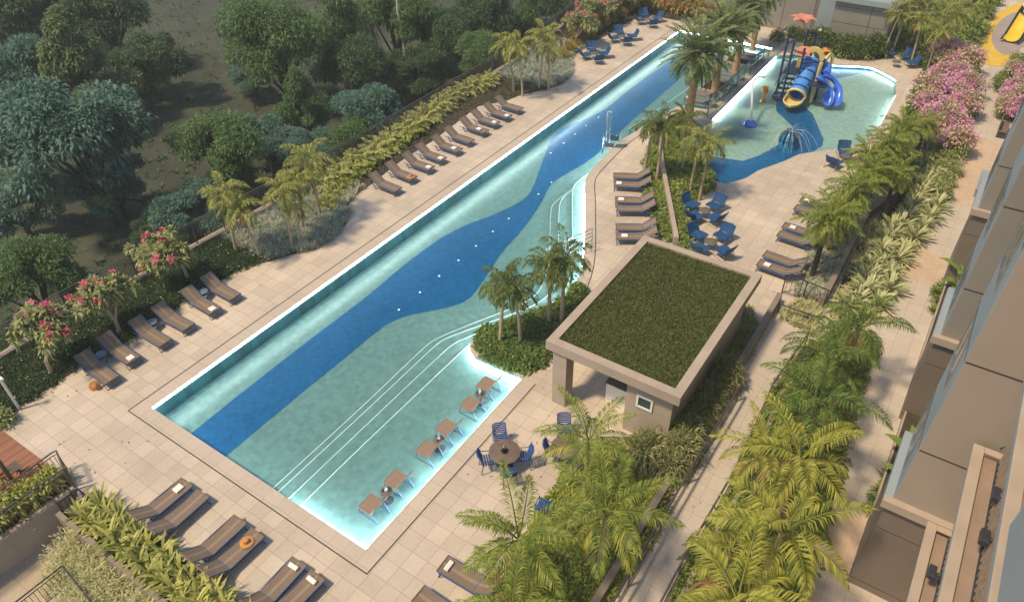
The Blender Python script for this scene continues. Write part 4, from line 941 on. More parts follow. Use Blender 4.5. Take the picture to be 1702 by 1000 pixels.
# flowers and discs
def flower(c,r,m,name,n=6,up=.25):
    g=MB()
    for k in range(n):
        a=2*math.pi*k/n; ax=Vector((math.cos(a),math.sin(a),0)); sd=Vector((-ax.y,ax.x,0)); V=[]
        for i in range(6):
            u=i/5; ww=r*.34*math.sin(math.pi*min(u*.86+.12,1)); z=up*math.sin(math.pi*u*.8)*r*1.4
            for s in(-1,0,1): V.append(tuple(Vector(c)+ax*(r*u)+sd*(ww*s)+Vector((0,0,z+(.05*r if s==0 else 0)))))
        g.add(V,[(i*3+j,i*3+j+1,(i+1)*3+j+1,(i+1)*3+j) for i in range(5) for j in(0,1)],m,True)
    g.lathe([(0,.12),(.12,.1),(.16,0),(0,-.05)],'coral' if m!='coral' else 'orangeplastic',c=c,n=12); g.build(name,t)
fa=(PO['g'][0]-.5,PO['g'][1]+.2,4.35); flower(fa,.85,'coral','flower_spray')
g=MB(); g.tube([(PO['g'][0],PO['g'][1],3.8),fa],.05,'coral',8); g.build('flower_stem',t)
def disc(c,r,m,tilt,name='round_panel'):
    g=MB(); T=Matrix.Rotation(tilt,3,'X'); V=[];n=20
    for z in(-.04,.04): V+= [tuple(Vector(c)+T@Vector((r*math.cos(2*math.pi*i/n),r*math.sin(2*math.pi*i/n),z))) for i in range(n)]
    g.add(V,[tuple(range(n))[::-1],tuple(range(n,2*n))]+[(i,(i+1)%n,n+(i+1)%n,n+i) for i in range(n)],m); return g.build(name,t)
disc((PO['c'][0]-.1,PO['c'][1]+.3,3.15),.42,'coral',.5)
flower((PO['d'][0]+.1,PO['d'][1]-.1,2.9),.62,'orangeplastic','flower_panel',5,.1)
g=MB(); g.lathe([(0,0),(.22,.02),(.25,.1),(.22,.18),(0,.2)],'black',c=(PO['f'][0]-.2,PO['f'][1],3.55),n=14); g.lathe([(0,0),(.1,.02),(.1,.1),(0,.12)],'pipewhite',c=(PO['f'][0]+.15,PO['f'][1]+.2,3.75),n=10); g.build('spray_drum',t)
# arching spray pipe with orange bell
q=P(1247,205,-.1); t=thing('water_arch','white arching water pipe on a blue foot','water feature',(q.x,q.y,-.25))
g=MB(); tip=P(1250,147,1.6); g.tube(bez(Vector((0,0,.1)),Vector((-.0,.0,1.9)),Vector((-1.3,1.3,2.6)),Vector((-.3,2.3,2.25)),16),[.085-.002*i for i in range(17)],'pipewhite',12); g.build('pipe',t)
g=MB(); g.lathe([(.0,.34),(.18,.33),(.34,.24),(.42,.1),(.42,0)],'slideblue',n=18); g.build('foot',t)
q=P(1269,163,0); t=thing('orange_water_post','small orange bell topped water post in the childrens pool','water feature',(q.x,q.y,-.25)); t.scale=(.62,)*3
g=MB(); g.lathe([(.32,0),(.30,.15),(.14,.3),(.10,.9),(.1,1.0)],'orangeplastic',n=14); g.build('post',t)
g=MB(); g.lathe([(.1,.95),(.3,.98),(.36,1.15),(.28,1.35),(.12,1.45),(.3,1.5),(.34,1.6),(0,1.7)],'orangeplastic',n=16); g.build('bell',t)
# dome fountain
q=P(1310,237,0); t=thing('dome_fountain','dark blue ribbed fountain throwing thin jets of water','water feature',(q.x,q.y,-.25))
g=MB(); g.lathe([(.55,0),(.5,.3),(.42,.42),(.5,.5),(.42,.75),(.2,.95),(0,1.0)],'teal',n=20); g.build('body',t)
g=MB(); 
for k in range(10): a=k*.628; g.tube([(.55*math.cos(a),.55*math.sin(a),.3),(.5*math.cos(a),.5*math.sin(a),.7),(.22*math.cos(a),.22*math.sin(a),1.02)],.05,'playnavy',6)
g.build('ribs',t)
g=MB()
for k in range(16):
    a=rnd.uniform(-2.2,1.6); R0=rnd.uniform(.9,1.9); h=rnd.uniform(1.1,1.5); g.tube([(u*R0*math.cos(a),u*R0*math.sin(a),.9+4*(h-.9)*u*(1-u)-.7*u*u) for u in [i/7 for i in range(8)]],.005,'pipewhite',4)
g.build('water_jets',t)
# play panel / slide at the far right on the yellow ground
q=P(1684,66); t=thing('toddler_slide','yellow and black toddler slide with a round eye panel','play structure',(q.x,q.y,0),R_(80)); t.scale=(1.25,1.25,1.1)
g=MB(); V=[];K=7
pts=[Vector((-.9,0,.15)),Vector((-.4,0,.2)),Vector((.4,0,.9)),Vector((.9,0,1.35))]; N=len(pts)
for p_ in pts:
    for j in range(K): u=-1+2*j/(K-1); V.append((p_.x,p_.y+u*.4,p_.z+.2*abs(u)**3))
g.add(V,[(i*K+j,i*K+j+1,(i+1)*K+j+1,(i+1)*K+j) for i in range(N-1) for j in range(K-1)],'yellow',True); g.build('slide',t)
g=MB(); 
for s in(-.45,.45): g.tube([(-1,s,.25),(-.4,s,.4),(.4,s,1.15),(.9,s,1.6),(1.3,s,1.7)],.06,'black',8)
g.build('side_rails',t)
g=MB(); g.box((1.2,0,1.3),(.7,.9,.08),'black'); g.box((1.2,0,1.9),(.6,.9,.06),'pipewhite'); 
for a in((.9,-.4),(.9,.4),(1.5,-.4),(1.5,.4)): g.tube([(a[0],a[1],0),(a[0],a[1],1.95)],.05,'black',8)
g.build('platform',t)
g=MB(); g.lathe([(0,0),(.25,0),(.28,.04),(.2,.06),(0,.06)],'pipewhite',c=(1.2,0,1.93),n=18); g.lathe([(0,0),(.12,0),(.12,.03),(0,.03)],'slidelight',c=(1.2,0,1.99),n=14); g.build('eye_panel',t)
# ================================================================== VEGETATION
def crown_leaves(lf,lobes,n,L,W,m,fill=.35,sag=.3):
    """leaves spread through the outer part of several lobes"""
    tot=sum(l[3]**2 for l in lobes)
    for (x,y,z,r) in lobes:
        k=int(n*r*r/tot); d=unit(NR.normal(0,1,(k,3))); rad=r*(fill+(1-fill)*NR.random(k)**.5)*NR.uniform(.8,1.12,k); d2=d.copy(); d2[:,2]*=.8
        B=np.array([x,y,z])+d2*rad[:,None]; keep=d[:,2]>-.75; B=B[keep]; d=d[keep]
        D=d+NR.normal(0,.65,d.shape); D[:,2]-=.1
        lf.add(B,D,NR.uniform(L*.6,L*1.35,len(B)),NR.uniform(W*.7,W*1.3,len(B)),sag,m)
def forest_tree(mat_,seed,shape,nl=22000,L=.24,W=.10):
    global NR; NR=np.random.default_rng(seed); r=random.Random(seed)
    t=thing('forest_tree','tree','tree'); lobes=[]
    if shape=='round':
        for k in range(26):
            a=r.uniform(0,6.28);q=r.uniform(.2,.85)**.6; z=r.uniform(-.35,.75); s=(1-max(z,0)**2*.7); lobes.append((2.6*q*s*math.cos(a),2.6*q*s*math.sin(a),3.7+2.1*z,r.uniform(.6,1.15)))
    elif shape=='cone':
        for k in range(28):
            z=r.random()**1.3; a=r.uniform(0,6.28); q=(1-z)*2.6*r.uniform(.4,1)+.15; lobes.append((q*math.cos(a),q*math.sin(a),1.5+z*5.0,r.uniform(.45,1.0)*(1.1-.5*z)))
    else:
        for k in range(24):
            a=r.uniform(0,6.28);q=r.uniform(0,1)**.5*2.8; lobes.append((q*math.cos(a),q*math.sin(a),r.uniform(2.2,5.0)-.25*q,r.uniform(.55,1.0)))
    lf=LF(); crown_leaves(lf,lobes,nl,L,W,mat_,.25); lf.build('crown',t)
    g=MB(); lean=r.uniform(-.3,.3); g.tube([(0,0,-.2),(lean*.3,.1,1.6),(lean,.2,2.6),(lean*.7,.1,4.0)],[.22,.17,.13,.05],'darkbark',8)
    for k in range(6):
        l=lobes[k*3]; z0=r.uniform(.6,1.8); g.tube([(lean*z0/3,.05*z0,z0),(l[0]*.5,l[1]*.5,z0+(l[2]-z0)*.55),(l[0]*.9,l[1]*.9,l[2])],[.1,.07,.03],'darkbark',5)
    g.build('trunk',t); return t
TR={'tealr':forest_tree('leaf_teal',1,'round'),'tealf':forest_tree('leaf_teal',2,'flat'),'oliv':forest_tree('leaf_olive',3,'cone'),'green':forest_tree('leaf_green',4,'round',22000,.20,.085),'green2':forest_tree('leaf_green',5,'cone',20000,.20,.085),'dark':forest_tree('leaf_dark',6,'round'),'dark2':forest_tree('leaf_dark',7,'flat')}
# crown centre in the photo, crown radius in pixels, kind, label
FT=[(30,125,72,'tealr','tall blue green forest tree at the upper left edge'),(125,105,82,'oliv','olive green pointed tree left of the clearing'),(130,235,122,'tealr','big blue green tree in front of the pointed olive tree'),
(25,30,70,'dark','dark forest tree in the upper left corner'),(110,20,60,'dark2','dark forest tree at the top behind the pointed olive tree'),(175,28,66,'dark','broad dark forest tree at the top left of the clearing'),(243,88,62,'dark2','dark low tree with bare stems at the edge of the clearing'),
(408,40,52,'dark','dark tree at the top on the right side of the clearing'),(460,70,95,'green','large green tree right of the clearing'),(560,45,85,'green2','green tree at the top left of the pale bare trunk'),(418,120,36,'tealf','small blue green tree at the right edge of the clearing'),
(590,110,62,'dark','dark bushy tree under the pale bare trunk'),(655,35,72,'green','green crown on the pale bare trunk'),(730,40,60,'dark2','dark tree right of the pale bare trunk'),(800,30,62,'dark','dark tree at the top behind the fern hedge'),(795,95,55,'green','green tree touching the fence at the top of the fern hedge'),
(870,25,62,'green2','green tree behind the silver plant bed at the top'),(930,5,55,'dark','dark tree at the top behind the flowering trees'),(500,175,68,'green2','fresh green pointed tree in the middle of the forest edge'),(610,190,66,'tealr','blue green tree behind the fern hedge'),(585,235,55,'green','green tree behind the near end of the fern hedge'),
(440,225,60,'tealf','blue green tree between two fresh green trees'),(365,255,82,'green','bright green tree behind the left hand small palms'),(310,335,62,'tealf','blue green low tree below the bright green tree'),(20,330,55,'tealf','blue green tree at the left edge below the big one'),
(50,465,75,'green','dark green tree at the left edge behind the frangipani trees'),(120,470,52,'green2','smaller dark green tree behind the frangipani trees'),(250,385,40,'dark2','low dark shrub like tree beside the metal fence'),(390,305,45,'dark','dark tree just behind the left small palms'),
(520,255,52,'tealr','blue green tree behind the middle small palms'),(690,100,50,'dark2','dark tree in the shade above the fern hedge'),(760,60,55,'dark','dark tree between the two green ones at the top'),(180,290,62,'tealf','low blue green tree in front of the big one'),(10,560,40,'dark2','dark low tree at the left edge behind the nearest frangipani'),(20,240,62,'dark','dark tree at the left edge behind the big blue green one'),(300,400,30,'dark','low dark tree by the fence behind the farthest frangipani')]
cnt={}
for px,py,r,k,lab in FT:
    r*=1.05
    q=P(px,py,1.6); dist=(q-Vector((0,0,CH))).length; R=r*dist/FPX; s=R/3.4
    for _ in range(3):
        zc=-3+3.7*s; q=P(px,py,zc); dist=(q-Vector((0,0,CH))).length; s=r*dist/FPX/3.4
    # keep crowns behind the fence
    x=min(q.x,-28.9-2.4*s) if q.y<60 else q.x
    place(TR[k],(x,q.y,-3),rnd.uniform(0,6.28),lab,'tree','trees of the dark forest',s)
# the pale bare trunk
a=P(678,137,-3); t=thing('bare_trunk','pale slim bare tree trunk standing in the forest','tree',tuple(a)); g=MB(); g.tube([(0,0,0),(-.1,.1,3),(-.35,.1,5.5),(-.4,.3,8)],[.16,.13,.1,.06],'whitestem',8); g.build('trunk',t)
NR=np.random.default_rng(50)
# ---- palms
def frond(lf,base,az,el,L,droop,n,ll,lw,m,vang=.5,twist=0.0,taper=.55,sag=.45,rmat=None,mb=None,stalk=.15):
    """one arching feather leaf"""
    h=np.array([math.cos(az),math.sin(az),0]); sd=np.array([-math.sin(az),math.cos(az),0]); K=12; pts=[np.array(base,float)]; dirs=[]
    for i in range(K):
        a=el-droop*((i+.5)/K)**1.25; d=h*math.cos(a)+np.array([0,0,1])*math.sin(a); d=d+sd*twist*(i/K); d/=np.linalg.norm(d); dirs.append(d); pts.append(pts[-1]+d*L/K)
    pts=np.array(pts); dirs=np.array(dirs)
    u=np.linspace(stalk,.985,n); ii=np.minimum((u*K).astype(int),K-1); fr=u*K-ii; B=pts[ii]+(pts[ii+1]-pts[ii])*fr[:,None]; T=dirs[ii]
    N=np.cross(T,sd); N=unit(N); N=np.where(N[:,2:]<0,-N,N)
    le=ll*np.sin(np.pi*np.clip(u*.80+.16,0,1))**.7*(1-.0*u)
    for s in(-1,1):
        f=.55+.75*u[:,None]; D=sd*s*1.0+T*f+N*vang*(.6+.4*NR.random((n,1)))+NR.normal(0,.09,(n,3))
        lf.add(B,D,le*NR.uniform(.85,1.1,n),lw,sag,m)
    lf.add(pts[-1:]-dirs[-1:]*.05,dirs[-1:],[ll*.5],lw,.2,m)
    if mb is not None: mb.tube([tuple(q) for q in pts[::2]],[.022*L/2*(1-.8*i/6)+.004 for i in range(len(pts[::2]))],rmat or m,4,caps=False)
def palm(name,m,nf,L,n,ll,lw,th,tr,seed,elr=(-.1,1.25),droop=(1.0,1.7),bark='palmbark',crownshaft=None,lean=(0,0),trunk_name='trunk',vang=.45,base_flare=1.15,cat='palm',twist=.25,sag=.45,m2=None,dead=0):
    global NR; NR=np.random.default_rng(seed); r=random.Random(seed); t=thing(name,'palm',cat)
    lf=LF(); mb=MB(); topx,topy=lean
    for i in range(nf):
        u=i/(nf-1); az=i*2.39996+r.uniform(-.25,.25); el=elr[1]-(elr[1]-elr[0])*u**.8+r.uniform(-.1,.1); l=L*r.uniform(.82,1.08)*(.75+.25*math.sin(math.pi*min(1,u+.25)))
        frond(lf,(topx+.06*math.cos(az),topy+.06*math.sin(az),th+.15*(1-u)),az,el,l,r.uniform(*droop)*(.75+.35*u),n,ll,lw,('palm_dead' if (dead and i>=nf-dead) else (m2 if (m2 and u>.7) else m)),vang,r.uniform(-twist,twist),sag=sag,mb=mb)
    o=lf.build('crown',t); mb.build('leaf_stalks',t)
    g=MB(); K=9; pts=[(topx*(i/K)**1.4,topy*(i/K)**1.4,th*i/K-.05) for i in range(K+1)]; g.tube(pts,[tr*(base_flare if i==0 else 1-.25*i/K) for i in range(K+1)],bark,10)
    # leaf scars
    for i in range(1,int(th/.22)):
        u=i*.22/th; x=topx*u**1.4;y=topy*u**1.4; rr=tr*(1-.25*u)*1.06; g.tube([(x,y,th*u-.015),(x,y,th*u+.015)],rr,bark,10,caps=False)
    g.build(trunk_name,t)
    if crownshaft:
        g=MB(); g.tube([(topx,topy,th-.45),(topx,topy,th-.1),(topx,topy,th+.2)],[tr*.95,tr*1.15,tr*.5],crownshaft,10); g.build('crownshaft',t)
    return t
SP1=palm('slim_palm','palm_areca',15,1.3,20,.42,.05,3.0,.075,21,dead=1,crownshaft='canna',lean=(.25,.1),elr=(-.25,1.2),droop=(1.2,2.0))
SP2=palm('slim_palm','palm_areca',13,1.2,20,.40,.05,2.6,.07,22,dead=1,crownshaft='canna',lean=(-.3,.2),elr=(-.25,1.2),droop=(1.2,2.0))
SP3=palm('slim_palm','palm_deep',15,1.2,20,.44,.055,3.0,.085,23,dead=1,crownshaft='canna',lean=(.2,-.1),elr=(-.25,1.25),droop=(1.2,2.0),m2='palm_areca')
DP=palm('date_palm','palm_date',74,2.35,34,.46,.055,4.6,.25,24,elr=(-.70,1.42),droop=(.45,1.0),bark='datebark',vang=.6,twist=.12,sag=.15,m2='palm_fresh')
BP1=palm('feather_palm','palm_big',13,2.4,36,.62,.05,3.6,.13,25,dead=1,elr=(-.15,1.2),droop=(1.0,1.7),vang=.35,m2='palm_mid')
BP2=palm('feather_palm','palm_mid',13,2.35,36,.60,.05,3.6,.13,26,dead=1,elr=(-.15,1.2),droop=(1.0,1.7),vang=.35,m2='palm_mid')
BP3=palm('feather_palm','palm_big',12,2.25,34,.56,.05,3.6,.13,27,dead=1,elr=(-.3,1.25),droop=(1.1,1.8),vang=.35)
BP4=palm('feather_palm','palm_fresh',17,2.35,34,.52,.045,3.6,.12,29,dead=1,elr=(-.2,1.2),droop=(1.0,1.7),vang=.35,m2='palm_big')
MP=palm('bushy_palm','palm_fresh',30,1.6,30,.40,.045,3.0,.13,28,elr=(-.5,1.3),droop=(.9,1.5),bark='darkbark',vang=.5,m2='palm_areca')
def at_top(proto,th,px,py,label,rz,s,cat='palm',group=None,lean=(0,0),basez=0):
    """stand a palm so that the top of its trunk is seen at the given place"""
    q=P(px,py,basez+th*s); c,sn=math.cos(rz),math.sin(rz); lx=(lean[0]*c-lean[1]*sn)*s; ly=(lean[0]*sn+lean[1]*c)*s
    return place(proto,(q.x-lx,q.y-ly,basez),rz,label,cat,group,s)
Gs='slim palms in the deck planting'
for i,(px,py,pr,th,ln,s,rz,lab) in enumerate([
 (375,325,SP1,3.0,(.25,.1),1.05,.3,'left hand slim palm of the pair in the near silver bed'),(397,352,SP2,2.6,(-.3,.2),1.05,2,'right hand slim palm of the pair in the near silver bed'),
 (470,318,SP1,3.0,(.25,.1),1.0,1.5,'front slim palm of the trio in the middle of the near silver bed'),(497,300,SP2,2.6,(-.3,.2),1.1,4,'middle slim palm of the trio in the near silver bed'),(513,268,SP1,3.0,(.25,.1),1.1,5.2,'tallest rear slim palm of the trio in the near silver bed'),(490,345,SP2,2.6,(-.3,.2),.8,3.3,'small low slim palm of the near silver bed'),
 (843,78,SP2,2.6,(-.3,.2),1.15,1,'left slim palm in the far silver bed'),(862,80,SP1,3.0,(.25,.1),1.1,4,'middle slim palm in the far silver bed'),(905,62,SP1,3.0,(.25,.1),1.15,0.2,'tall slim palm at the right of the far silver bed'),(912,84,SP2,2.6,(-.3,.2),1.1,2.6,'shorter slim palm at the right of the far silver bed'),
 ]): at_top(pr,th,px,py,lab,rz,s,'palm',Gs,ln)
Gc='slim palms around the central planter'
for px,py,s,rz,pr,lab in [(1085,214,1.0,.4,SP3,'leftmost slim palm at the head of the central planter'),(1105,213,1.05,2,SP3,'second slim palm at the head of the central planter'),(1140,202,1.0,3.5,SP3,'dark slim palm in front of the nearest date palm'),(1163,238,1.05,5,SP1,'left one of the two bright slim palms over the childrens pool edge'),(1181,243,1.0,1.1,SP1,'right one of the two bright slim palms over the childrens pool edge'),
 (838,478,1.0,.9,SP3,'left slim palm of the planter tip beside the pool steps'),(856,482,.95,3.9,SP3,'right slim palm of the planter tip beside the pool steps'),(913,447,1.05,5.5,SP3,'left slim palm next to the pavilion roof'),(940,432,1.08,2.2,SP3,'right slim palm next to the pavilion roof'),
 (845,425+70,.6,2.2,SP3,'short slim palm at the planter tip')][:9]:
    at_top(pr,3.0,px,py,lab,rz,s,'palm',Gc,(.2,-.1) if pr is SP3 else (.25,.1))
Gd='date palms on the pool shelf'
for i,(px,py,s,lab) in enumerate([(1160,92,1.05,'nearest date palm with a brown trunk standing by the pool shelf'),(1204,53,.98,'second date palm in a square grass planter'),(1241,16,.95,'third date palm in a square grass planter'),(1268,-8,.85,'farthest date palm at the top edge')]):
    at_top(DP,4.6,px,py,lab,i*1.3,s,'palm',Gd)
for i,(a,b) in enumerate([(1192,144),(1231,99)]):
    q=P(a,b,.1); g=MB(); 
    for bx in ((-.95,.95,-.95,-.8),(-.95,.95,.8,.95),(-.95,-.8,-.8,.8),(.8,.95,-.8,.8)): g.b2(*bx,-.6,.12,'concrete')
    g.b2(-.8,.8,-.8,.8,-.6,.05,'soil'); t=thing('palm_planter','square kerbed grass planter of the %s date palm'%['second','third'][i],'planter',(q.x,q.y,0),0,'square planters on the pool shelf'); g.build('kerb',t)
    lf=LF(); B=np.c_[NR.uniform(-.78,.78,2200),NR.uniform(-.78,.78,2200),np.full(2200,.05)]; dn=NR.normal(0,.5,(2200,3)); dn[:,2]=1; lf.add(B,dn,.13,.035,.3,'grasslow'); o=lf.build('turf',t); o['kind']='stuff'
Gb='feather palms in the foreground'
for px,py,pr,s,rz,lab in [(978,735,BP4,.78,.5,'feather palm in front of the pavilion window'),(1008,850,BP4,.88,2.3,'feather palm with a visible trunk below the pavilion'),(862,898,BP4,.86,4.0,'feather palm over the bottom loungers'),
 (1428,545,BP2,.80,1.0,'topmost dark feather palm of the ramp bed'),(1378,592,BP2,.84,5.2,'second dark feather palm of the ramp bed, below the topmost'),(1362,668,BP2,.9,3.2,'feather palm of the ramp bed reaching over the garden path'),
 (1330,765,BP1,.86,.2,'bright feather palm in the middle of the ramp bed'),(1270,760,BP3,.74,2.6,'yellow green feather palm leaning over the ramp'),(1300,885,BP1,.90,4.4,'big bright feather palm near the bottom of the ramp bed'),(1215,915,BP3,.72,1.4,'low yellow feather palm over the ramp near the bottom'),(1225,1000,BP1,.9,5.6,'feather palm cut by the bottom edge of the photo'),(850,1020,BP4,.8,1.9,'feather palm at the bottom edge left of the trunk one')]:
    at_top(pr,3.6,px,py,lab,rz,s,'palm',Gb)
Gm='bushy palms along the right hand bed'
for i,(px,py,s,rz,lab) in enumerate([(1377,368,1.01,0,'bushy palm whose dark trunk stands in the light ground cover'),(1397,350,0.79,1.5,'second bushy palm beside the trunk over the light ground cover'),(1418,318,0.92,3,'bushy palm above the curved fence, nearest'),(1446,290,0.84,4.4,'bushy palm above the curved fence, second'),(1443,262,0.84,.8,'bushy palm nearest the childrens pool corner'),(1478,243,0.88,2.2,'bushy palm left of the pink flowers'),(1502,218,0.88,5.1,'bushy palm touching the pink flowers'),(1490,292,0.79,1.1,'bushy palm over the dark curved lattice'),(1540,208,0.70,3.7,'small bushy palm among the pink flowers')]):
    at_top(MP,3.0,px,py,lab,rz,s,'palm',Gm)
Gt='slim palms at the top right'
for i,(px,py,s,rz,lab) in enumerate([(1494,27,.95,0,'left slim palm above the blue chairs at the top right'),(1533,34,1.0,2,'right slim palm above the blue chairs at the top right'),(1560,55,.9,4,'leaning slim palm behind the pink flowers'),(1512,5,1.2,1,'slim palm at the top edge right of the grey wall'),(1585,25,1.2,5,'slim palm beside the yellow play surface')]):
    at_top(SP1,3.0,px,py,lab,rz,s,'palm',Gt,(.25,.1))
# ---- frangipani
def frangipani(seed,nf,mleaf='frang',L=.38):
    global NR; NR=np.random.default_rng(seed); r=random.Random(seed); t=thing('frangipani_tree','tree','tree'); g=MB(); lf=LF(); fl_=LF(); tips=[]
    def grow(p,d,l,rr,k):
        e=p+d*l; g.tube([tuple(p),tuple(p+(e-p)*.5+Vector((0,0,-.02))),tuple(e)],[rr,rr*.85,rr*.7],'frangbark',6)
        if k==0: tips.append((e,d)); return
        for j in range(3 if k!=2 else 4):
            a=r.uniform(0,6.28)+j*2.1; dd=(d+Vector((math.cos(a),math.sin(a),.15))*r.uniform(.6,.95)).normalized(); grow(e,dd,l*r.uniform(.72,.95),rr*.68,k-1)
    grow(Vector((0,0,0)),Vector((.1,0,1)).normalized(),.58,.08,3)
    cz=max(e.z for e,d in tips)
    extra=[]
    for e,d in tips:
        for q in range(2):
            a=r.uniform(0,6.28); k=r.uniform(.18,.42); e2=e+Vector((math.cos(a)*k,math.sin(a)*k,r.uniform(-.28,.10))); extra.append((e2,(e2-Vector((0,0,1.0))).normalized()))
            g.tube([tuple(e-d*.12),tuple(e2)],[.018,.012],'frangbark',4)
    extra.append((Vector((0,0,cz+.1)),Vector((0,0,1))))
    tips=tips+extra
    for e,d in tips:
        n=34; D=unit(NR.normal(0,1,(n,3))+np.array([d.x,d.y,d.z])*.5+np.array([0,0,.25])); lf.add(np.tile(list(e),(n,1))-D*.02,D,NR.uniform(L*.6,L*1.05,n),NR.uniform(.08,.115,n),.25,mleaf)
    for e,d in r.sample(tips,min(nf,len(tips))):
        c=np.array(list(e))+np.array([d.x,d.y,abs(d.z)+.3])*.14; n=34; D=unit(NR.normal(0,1,(n,3))+np.array([0,0,.5])); f1_=LF(); f1_.add(c+D*NR.uniform(.02,.12,(n,1)),D,NR.uniform(.07,.12,n),.075,.2,'pink'); f1_.build('flower_cluster',t)
    g.build('trunk',t); lf.build('crown',t); return t
FG=frangipani(3,13); FG2=frangipani(8,11)
for i,(px,py,pr,s,rz,lab) in enumerate([(94,628,FG,(1.25,1.25,1.4),0.4,'frangipani with pink flowers nearest the left edge'),(207,562,FG2,(1.15,1.15,1.4),1.7,'frangipani with pink flowers between the other two by the lower loungers'),(320,470,FG,(1.25,1.25,1.35),3.1,'frangipani with pink flowers nearest the small palms')]):
    q=P(px,py,0); place(pr,(q.x-.25,q.y,0),rz,lab,'tree','frangipani trees by the lower loungers',s)
for i,(px,py,s,rz) in enumerate([(963,80,1.35,.2),(996,60,1.3,1.2),(1028,40,1.35,2.5),(1056,21,1.3,3.8),(1018,22,1.2,5)]):
    q=P(px,py,0); place(FG if i%2 else FG2,(q.x-.4,q.y,0),rz,'%s frangipani behind the far blue chairs from the silver bed'%ORD[i],'tree','frangipani trees behind the far chairs',s)
# ---- scattered planting as one mass each
def bed(name,poly,z,label,n,fn,soil=True,cat=None,sm='soil',h=.06):
    if soil: g=MB(); g.prism(poly,z-.0,z+h,sm); struct(g.build('planting_soil'))
    B=sample(poly,n); B=np.c_[B,np.full(n,z+h)]; lf=LF(); fn(lf,B); o=lf.build(name); o['label']=label; o['category']=cat or 'ground cover'; o['kind']='stuff'; return o
def tufts(m,k,L,W,lean=(.2,1.1),curl=.7,m2=None):
    def f(lf,B):
        n=len(B); 
        BB=np.repeat(B,k,0)+NR.normal(0,.03,(n*k,3))*[1,1,0]; az=NR.uniform(0,6.28,n*k); ln=NR.uniform(*lean,n*k); s=np.repeat(NR.uniform(.65,1.2,n),k)
        lf.blades(BB,az,ln,L*s,W,m,2,curl)
    return f
def bushes(m,k,r,L,W,m2=None,p2=.0,hz=.7,zo=.4):
    def f(lf,B):
        n=len(B); s=np.repeat(NR.uniform(.6,1.2,n),k)[:,None]; d=unit(NR.normal(0,1,(n*k,3))); d[:,2]=np.abs(d[:,2])
        BB=np.repeat(B,k,0)+d*[r,r,r*hz]*s*NR.uniform(.5,1.05,(n*k,1)); D=d+NR.normal(0,.5,d.shape); pick=NR.random(n*k)<p2
        lf.add(BB[~pick],D[~pick],NR.uniform(L*.7,L*1.3,(~pick).sum()),W,.4,m)
        if m2: lf.add(BB[pick]+d[pick]*.03,D[pick],NR.uniform(L*.5,L*.9,pick.sum()),W,.3,m2)
    return f
NR=np.random.default_rng(77)

fence_in=lambda pts: pts
# strip between fence and deck, soil everywhere, then planting
edgeA=PP([(-60,745),(0,692),(41,670),(100,632),(132,612),(217,564),(299,505),(345,478),(367,466),(394,449),(420,440),(450,434),(471,427),(522,415),(556,394.6),(574.6,374),(580,357),(581,336.5),(597,319.5),(617,306),(665,268),(719,234),(757,205),(794,177),(820,172),(841,168),(860,160),(908,149.6),(935,139),(949,126),(951,112),(952,95),(966,82),(986,71),(1010,58),(1030,45),(1051,34),(1068,27),(1085,26.5),(1122,34),(1156,41),(1200,52),(1240,62)])
eA=[q for q in edgeA]; far=[(-20,70),(-33.5,84)]
fin=[q for q in offs(FENCE,.0)][1:-1]
strip_poly=eA+[(-17,66)]+[(-30,70)]+fin[::-1]
g=MB(); 
rings=[[Vector((x,y,0)) for x,y in strip_poly]]; tris=tessellate_polygon(rings); V=[(x,y,.05) for x,y in strip_poly]; F=[]
for tr in tris:
    a,b,c=[Vector(V[i]) for i in tr]; F.append(tuple(tr) if (b-a).cross(c-a).z>0 else tuple(tr[::-1]))
g.add(V,F,'soil'); struct(g.build('planting_soil'))
def near(x,y): return inside(strip_poly,x,y)
def subpoly(y0,y1): 
    return [q for q in strip_poly if False]
def bandfn(name,y0,y1,label,n,fn,dmin=0,dmax=99,cat=None,inset=.0):
    lo,hi=-34,-18; out=[]
    while len(out)<n:
        x=rnd.uniform(lo,hi);y=rnd.uniform(y0,y1)
        if inside(strip_poly,x,y): out.append((x,y))
    B=np.array(out); B=np.c_[B,np.full(len(B),.05)]; lf=LF(); fn(lf,B); o=lf.build(name); o['label']=label; o['category']=cat or 'ground cover'; o['kind']='stuff'; return o
bandfn('edge_grass',-2,66,'short dark green grass edging the forest side planting',9000,tufts('under',2,.13,.04))
bandfn('low_shrubs',2,16.3,'low dark green shrubs with tiny white flowers under the frangipani trees',900,bushes('under',46,.30,.13,.055,'whiteflower',.015))
yA=P(400,430).y; yB=P(575,360).y
def silver(y0,y1,label,n):
    bandfn('silver_plants',y0,y1,label,n,tufts('silver',14,.34,.04,(.1,1.2),.5)); bandfn('silver_plants',y0,(y0+y1)/2+1,label.replace('silver','blue green'),n//2,tufts('silverteal',12,.32,.045,(.1,1.2),.5))
silver(16.6,24.0,'silver tufted ground cover around the near slim palms',1100)
silver(40.5,49,'silver tufted ground cover around the far slim palms',1000)
